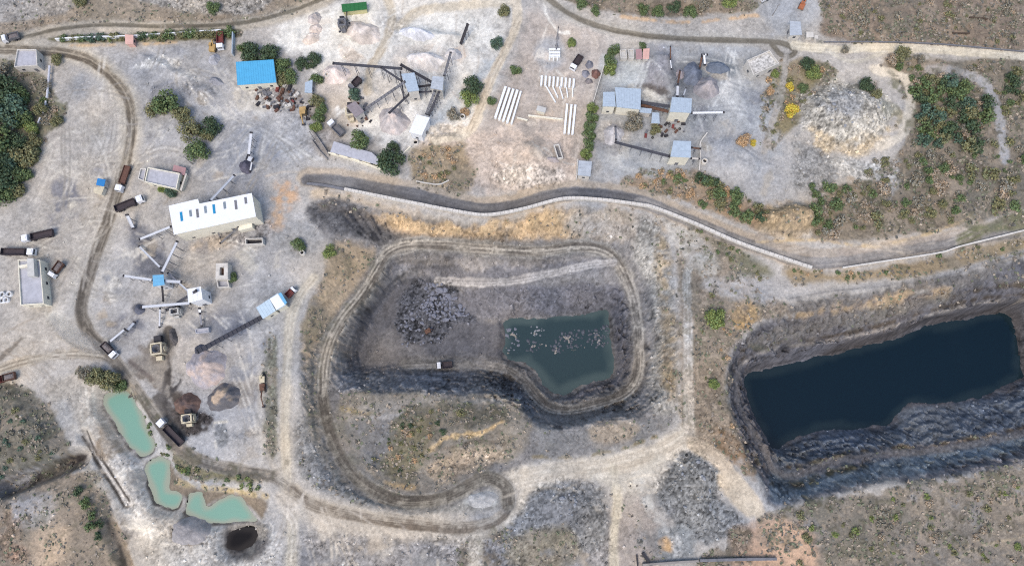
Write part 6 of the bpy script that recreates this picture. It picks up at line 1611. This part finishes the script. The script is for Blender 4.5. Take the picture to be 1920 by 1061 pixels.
# uncountable scrub and grass: one object
def scrub_mass():
    pts = []
    rg = np.random.default_rng(5)
    xs = rg.uniform(-205, 205, 150000); ys = rg.uniform(-50, 190, 150000)
    i = np.clip(np.searchsorted(AX, xs), 0, NX - 1); j = np.clip(np.searchsorted(AY, ys), 0, NY - 1)
    p = SCR[j, i] * sstep(-.5, .6, N6[j, i] + .5 * N2[j, i])
    ok = (rg.random(len(xs)) < p * .6) & ((CLS[j, i] == 0) | (CLS[j, i] >= 6)) & (CLS[j, i] < 8)
    xs, ys, i, j = xs[ok], ys[ok], i[ok], j[ok]
    n = len(xs); z = Z[j, i]
    tints = np.array([lin(c) for c in ((112,112,92),(138,128,114),(102,106,86),(150,138,122),(94,93,86),(120,112,102))]) * 1.0
    K = 3
    s = rg.uniform(.16, .5, (n, K)); a = rg.uniform(0, 6.28, (n, K)); til = rg.uniform(-.9, .9, (n, K)); ox = rg.normal(0, .25, (n, K, 2))
    cx, cy, cz = xs[:, None] + ox[..., 0], ys[:, None] + ox[..., 1], z[:, None] + s * .55
    ux, uy = np.cos(a), np.sin(a); wx, wy, wz = -uy * np.cos(til), ux * np.cos(til), np.sin(til)
    V = np.zeros((n, K, 4, 3))
    for q, (e, f) in enumerate(((-1, -.8), (1, -.6), (.7, .8), (-.8, .6))):
        V[:, :, q, 0] = cx + s * (e * ux + f * wx); V[:, :, q, 1] = cy + s * (e * uy + f * wy); V[:, :, q, 2] = cz + s * f * wz
    ti = tints[rg.integers(0, len(tints), n)][:, None, :] * rg.uniform(.6, 1.4, (n, K, 1))
    C = np.concatenate([ti, np.ones((n, K, 1))], -1)
    return fast_mesh('scrub', V.reshape(-1, 3), 4, np.repeat(C.reshape(-1, 4), 4, 0), 'leaf', LM)
def fast_mesh(name, V, k, C, attr, mat):
    me = bpy.data.meshes.new(name); nv = len(V); nf = nv // k
    me.vertices.add(nv); me.vertices.foreach_set('co', V.astype(np.float32).reshape(-1))
    me.loops.add(nv); me.loops.foreach_set('vertex_index', np.arange(nv, dtype=np.int32))
    me.polygons.add(nf); me.polygons.foreach_set('loop_start', np.arange(nf, dtype=np.int32) * k)
    try: me.polygons.foreach_set('loop_total', np.full(nf, k, np.int32))
    except Exception: pass
    me.update(calc_edges=True)
    at = me.attributes.new(attr, 'FLOAT_COLOR', 'POINT'); at.data.foreach_set('color', C.astype(np.float32).reshape(-1))
    me.materials.append(mat); return link(name, me)
tag(scrub_mass(), 'low dry scrub and grass tufts covering the waste ground', 'scrub', None, 'stuff')

# ------------------------------------------------------------------ rock
RM = pm('broken_rock', (134,136,146), .9, .25, 1.2, bump=.3); RMP = pm('pale_broken_rock', (150,152,156), .9, .2, 1.2, bump=.3); RMW = pm('wet_rock', (92,96,104), .7, .25, 1.2, bump=.3)
_rk = {}
def rock_mesh(var, mat):
    key = (var, mat.name)
    if key in _rk: return _rk[key]
    rg = random.Random(var + 50); bm = bmesh.new(); bmesh.ops.create_icosphere(bm, subdivisions=2, radius=1)
    planes = [(Vector((rg.gauss(0, 1), rg.gauss(0, 1), rg.gauss(0, 1))).normalized(), rg.uniform(.45, .85)) for _ in range(9)]
    for v in bm.verts:
        for n_, d in planes:
            k = v.co.dot(n_)
            if k > d: v.co -= n_ * (k - d)
        v.co += Vector((rg.uniform(-.03, .03), rg.uniform(-.03, .03), rg.uniform(-.03, .03)))
    me = bpy.data.meshes.new('boulder'); bm.to_mesh(me); bm.free(); me.materials.append(mat); _rk[key] = me
    return me
NB = [0]
def boulders(poly, n, rng, mat, label, group, zfix=None, mind=.6, avoid=True):
    q = GN(poly)[:, :2] if zfix is None else PN(poly, zfix)
    x0, y0 = q.min(0); x1, y1 = q.max(0); t = 0; k = 0; got = []
    while k < n and t < n * 40:
        t += 1; x, y = RND.uniform(x0, x1), RND.uniform(y0, y1)
        if poly_sd(np.array([x]), np.array([y]), q)[0] < 0: continue
        r = rng[0] + (rng[1] - rng[0]) * RND.random() ** 2.2
        if any((x - a) ** 2 + (y - b) ** 2 < (mind * (r + c)) ** 2 for a, b, c in got): continue
        got.append((x, y, r)); k += 1; NB[0] += 1
        o = link('boulder', rock_mesh(RND.randrange(7), mat), None, (x, y, (tz(x, y) + r * .08 if zfix is None else max(zfix - r * .15, tz(x, y)))))
        o.rotation_euler = (RND.uniform(-.4, .4), RND.uniform(-.4, .4), RND.uniform(0, 6.28)); o.scale = (r * RND.uniform(.8, 1.25), r * RND.uniform(.8, 1.25), r * RND.uniform(.5, .85))
        tag(o, label, 'boulder', group)
boulders([(800,530),(836,535),(880,590),(858,600),(820,605),(790,580)], 90, (.55, 2.0), RM, 'grey boulder in the broken rock heap at the head of the pit floor', 'boulders of the broken rock heap')
boulders([(752,560),(800,560),(830,640),(760,655),(745,630)], 40, (.4, 1.1), RM, 'grey rock in the loose rubble on the left of the pit floor', 'rocks in the pit floor rubble')
boulders([(980,640),(1010,635),(1018,655),(990,665)], 12, (.4, 1.2), RMW, 'rock breaking the teal water near the left shore', 'rocks in the teal water at left', ZW_C)
boulders([(1042,630),(1070,615),(1095,620),(1090,650),(1050,662),(1030,650)], 42, (.4, 1.2), RMW, 'rock in the middle cluster of the teal water', 'rocks in the middle of the teal water', ZW_C)
boulders([(1100,620),(1140,610),(1144,640),(1120,655),(1102,640)], 34, (.4, 1.1), RMW, 'rock in the right cluster of the teal water', 'rocks at the right of the teal water', ZW_C)
boulders([(995,612),(1020,610),(1020,632),(995,632)], 12, (.35, 1.0), RMP, 'pale rock in the upper left of the teal water', 'pale rocks in the upper teal water', ZW_C)
boulders([(950,615),(965,612),(978,650),(960,665),(946,650)], 16, (.4, 1.1), RM, 'rock at the left edge of the teal water', 'rocks at the left shore of the teal water', ZW_C)
boulders([(1530,190),(1640,170),(1660,230),(1560,250)], 20, (.4, 1.0), RMP, 'pale boulder on the white rock mound', 'boulders on the white rock mound')
boulders([(1040,925),(1080,925),(1090,980),(1050,985)], 12, (.4, .9), RMP, 'pale boulder on the south rubble hill', 'boulders on the south rubble hill')
boulders([(1270,860),(1330,870),(1340,960),(1270,950)], 14, (.4, .9), RMP, 'pale boulder in the rubble below the ridge road', 'boulders below the ridge road')

def rubble_mass():
    rg = np.random.default_rng(9); N = 190000
    xs = rg.uniform(-205, 205, N); ys = rg.uniform(-50, 190, N)
    i = np.clip(np.searchsorted(AX, xs), 0, NX - 1); j = np.clip(np.searchsorted(AY, ys), 0, NY - 1)
    ok = (rg.random(N) < np.clip(RUB[j, i] - .12, 0, 1) ** 1.4 * .42) & ((CLS[j, i] == 0) | (CLS[j, i] == 6) | (CLS[j, i] == 7)) & (SLOPE[j, i] < 1.6)
    xs, ys, i, j = xs[ok], ys[ok], i[ok], j[ok]; n = len(xs); z = Z[j, i]
    s = .12 + .5 * rg.random(n) ** 3.2
    cube = np.array([(-1,-1,-1),(1,-1,-1),(1,1,-1),(-1,1,-1),(-1,-1,1),(1,-1,1),(1,1,1),(-1,1,1)], float)
    v = cube[None] * (1 + rg.uniform(-.45, .25, (n, 8, 3))); v[:, 4:, :2] *= .7
    a = rg.uniform(0, 6.28, n); c_, s_ = np.cos(a)[:, None], np.sin(a)[:, None]
    x = v[..., 0] * c_ - v[..., 1] * s_; y = v[..., 0] * s_ + v[..., 1] * c_
    V = np.stack([xs[:, None] + x * s[:, None], ys[:, None] + y * s[:, None], z[:, None] + (v[..., 2] * .7 + .2) * s[:, None]], -1)
    F = np.array([(4,5,6,7),(0,1,5,4),(1,2,6,5),(2,3,7,6),(3,0,4,7)])
    col = ALB[j, i] * rg.uniform(.75, 1.75, (n, 1)); col = np.clip(col, .02, .8)
    VV = V[:, F].reshape(-1, 3); C = np.repeat(np.concatenate([col, np.ones((n, 1))], -1), 20, 0)
    return fast_mesh('rubble', VV, 4, C, 'albedo', RBM)
RBM = attr_mat('loose_stone', 'albedo', .9, False)
tag(rubble_mass(), 'loose broken stone strewn over the quarry ground', 'rubble', None, 'stuff')

# scrap in the repair yard
sm_ = [MB().box((0, 0, .3), (1.6, .9, .6)).box((.5, 0, .75), (.5, .6, .3)).mesh('scrap_part', M[k]) for k in ('rust', 'dark', 'dark', 'frame', 'lime', 'brownbed', 'frame', 'redp')] + [MB().lathe([(.45, 0), (.5, .12), (.5, .3), (.45, .42), (.25, .42), (.22, 0)], 14).mesh('scrap_part', M['tyre'])] + [MB().tube((0, 0, 0), (0, 0, .95), .32, n=12).tube((0, 0, .3), (0, 0, .36), .35, n=12).mesh('scrap_part', M[k]) for k in ('rust', 'frame')]
for x, y in inside([(480,165),(545,160),(565,185),(560,212),(520,210),(485,200)], 54, .9):
    o = link('scrap_part', RND.choice(sm_), None, (x, y, tz(x, y))); o.rotation_euler.z = RND.uniform(0, 6.28); k = RND.uniform(.7, 1.5); o.scale = (k, k, k)
    tag(o, 'piece of scrap iron strewn below the blue workshop', 'scrap', 'scrap below the blue workshop')
for x, y in inside([(640,185),(690,180),(700,235),(650,240)], 16, 1.0) + inside([(560,185),(585,190),(590,225),(565,230)], 10, 1.0):
    o = link('scrap_part', RND.choice(sm_), None, (x, y, tz(x, y))); o.rotation_euler.z = RND.uniform(0, 6.28); k = RND.uniform(.6, 1.2); o.scale = (k, k, k)
    tag(o, 'piece of scrap lying round the brownish feed shed and brown fence', 'scrap', 'scrap in the white yard')
for x, y in inside([(1235,225),(1300,228),(1280,250),(1240,255)], 14, 1.0) + inside([(1200,240),(1255,245),(1250,262),(1210,258)], 6, 1.0):
    o = link('scrap_part', RND.choice(sm_), None, (x, y, tz(x, y))); o.rotation_euler.z = RND.uniform(0, 6.28)
    tag(o, 'piece of scrap lying in the right plant yard', 'scrap', 'scrap in the right plant yard')

# dust raised by the moving tipper: a low thin cloud lying on the road
def dust_cloud():
    m = bpy.data.materials.new('airborne_dust'); m.use_nodes = True; n, l = m.node_tree.nodes, m.node_tree.links
    n.remove(n['Principled BSDF']); v = n.new('ShaderNodeVolumePrincipled'); v.inputs['Color'].default_value = (.9, .88, .85, 1); v.inputs['Density'].default_value = .16
    l.new(v.outputs['Volume'], n['Material Output'].inputs['Volume'])
    q = [G(a, b) for a, b in ((96,592),(112,610),(130,625),(150,638),(170,648),(190,655),(203,660))]
    mb = MB(); rad = (1.6, 2.6, 3.2, 3.4, 3.0, 2.4, 1.4); n_ = 12
    for k, (p, r) in enumerate(zip(q, rad)):
        a, b = q[max(k - 1, 0)], q[min(k + 1, 6)]; d = (b - a).xy.normalized()
        for i in range(n_):
            t = 2 * math.pi * i / n_; rr = r * (1 + .15 * math.sin(3 * t + k))
            mb.v.append((p.x - d.y * rr * math.cos(t), p.y + d.x * rr * math.cos(t), tz(p.x, p.y) + .9 + .8 * rr / 2 * math.sin(t)))
    mb.f = [(k * n_ + i, k * n_ + (i + 1) % n_, (k + 1) * n_ + (i + 1) % n_, (k + 1) * n_ + i) for k in range(6) for i in range(n_)] + [tuple(range(n_)), tuple(range(6 * n_, 7 * n_))]
    o = mb.build('dust_cloud', m, None, True); tag(o, 'pale dust cloud trailing behind the dark moving tipper', 'dust', None, 'stuff')
dust_cloud()
# ------------------------------------------------------------------ light, sky, camera
SUN_EL, SUN_AZ = math.radians(60), math.radians(205)     # azimuth clockwise from north (picture up)
w = bpy.data.worlds.new('World'); SC.world = w; w.use_nodes = True
n, l = w.node_tree.nodes, w.node_tree.links
sk = n.new('ShaderNodeTexSky'); sk.sky_type = 'NISHITA'; sk.sun_disc = False; sk.sun_elevation = SUN_EL; sk.sun_rotation = SUN_AZ; sk.dust_density = 2.5; sk.air_density = 1.0
l.new(sk.outputs['Color'], n['Background'].inputs['Color']); n['Background'].inputs['Strength'].default_value = .15
sd = bpy.data.lights.new('sun', 'SUN'); sd.energy = 1.05; sd.angle = math.radians(30); sd.color = (1.0, .93, .84)
so = bpy.data.objects.new('sun', sd); COL.objects.link(so)
dv = Vector((math.sin(SUN_AZ) * math.cos(SUN_EL), math.cos(SUN_AZ) * math.cos(SUN_EL), math.sin(SUN_EL)))
so.rotation_euler = dv.to_track_quat('Z', 'Y').to_euler(); so.location = dv * 300
cd = bpy.data.cameras.new('camera'); cd.sensor_width = 36; cd.lens = FPX / 1920 * 36; cd.clip_end = 20000; cd.clip_start = 1
co = bpy.data.objects.new('camera', cd); COL.objects.link(co); co.location = (0, 0, CH); co.rotation_euler = (TILT, 0, 0)
SC.camera = co
SC.view_settings.view_transform = 'Standard'; SC.view_settings.look = 'None'; SC.view_settings.gamma = 1.0
SC.view_settings.exposure = .70
SC.cycles.max_bounces = 5; SC.cycles.diffuse_bounces = 3; SC.cycles.use_denoising = False; SC.cycles.filter_width = 1.15
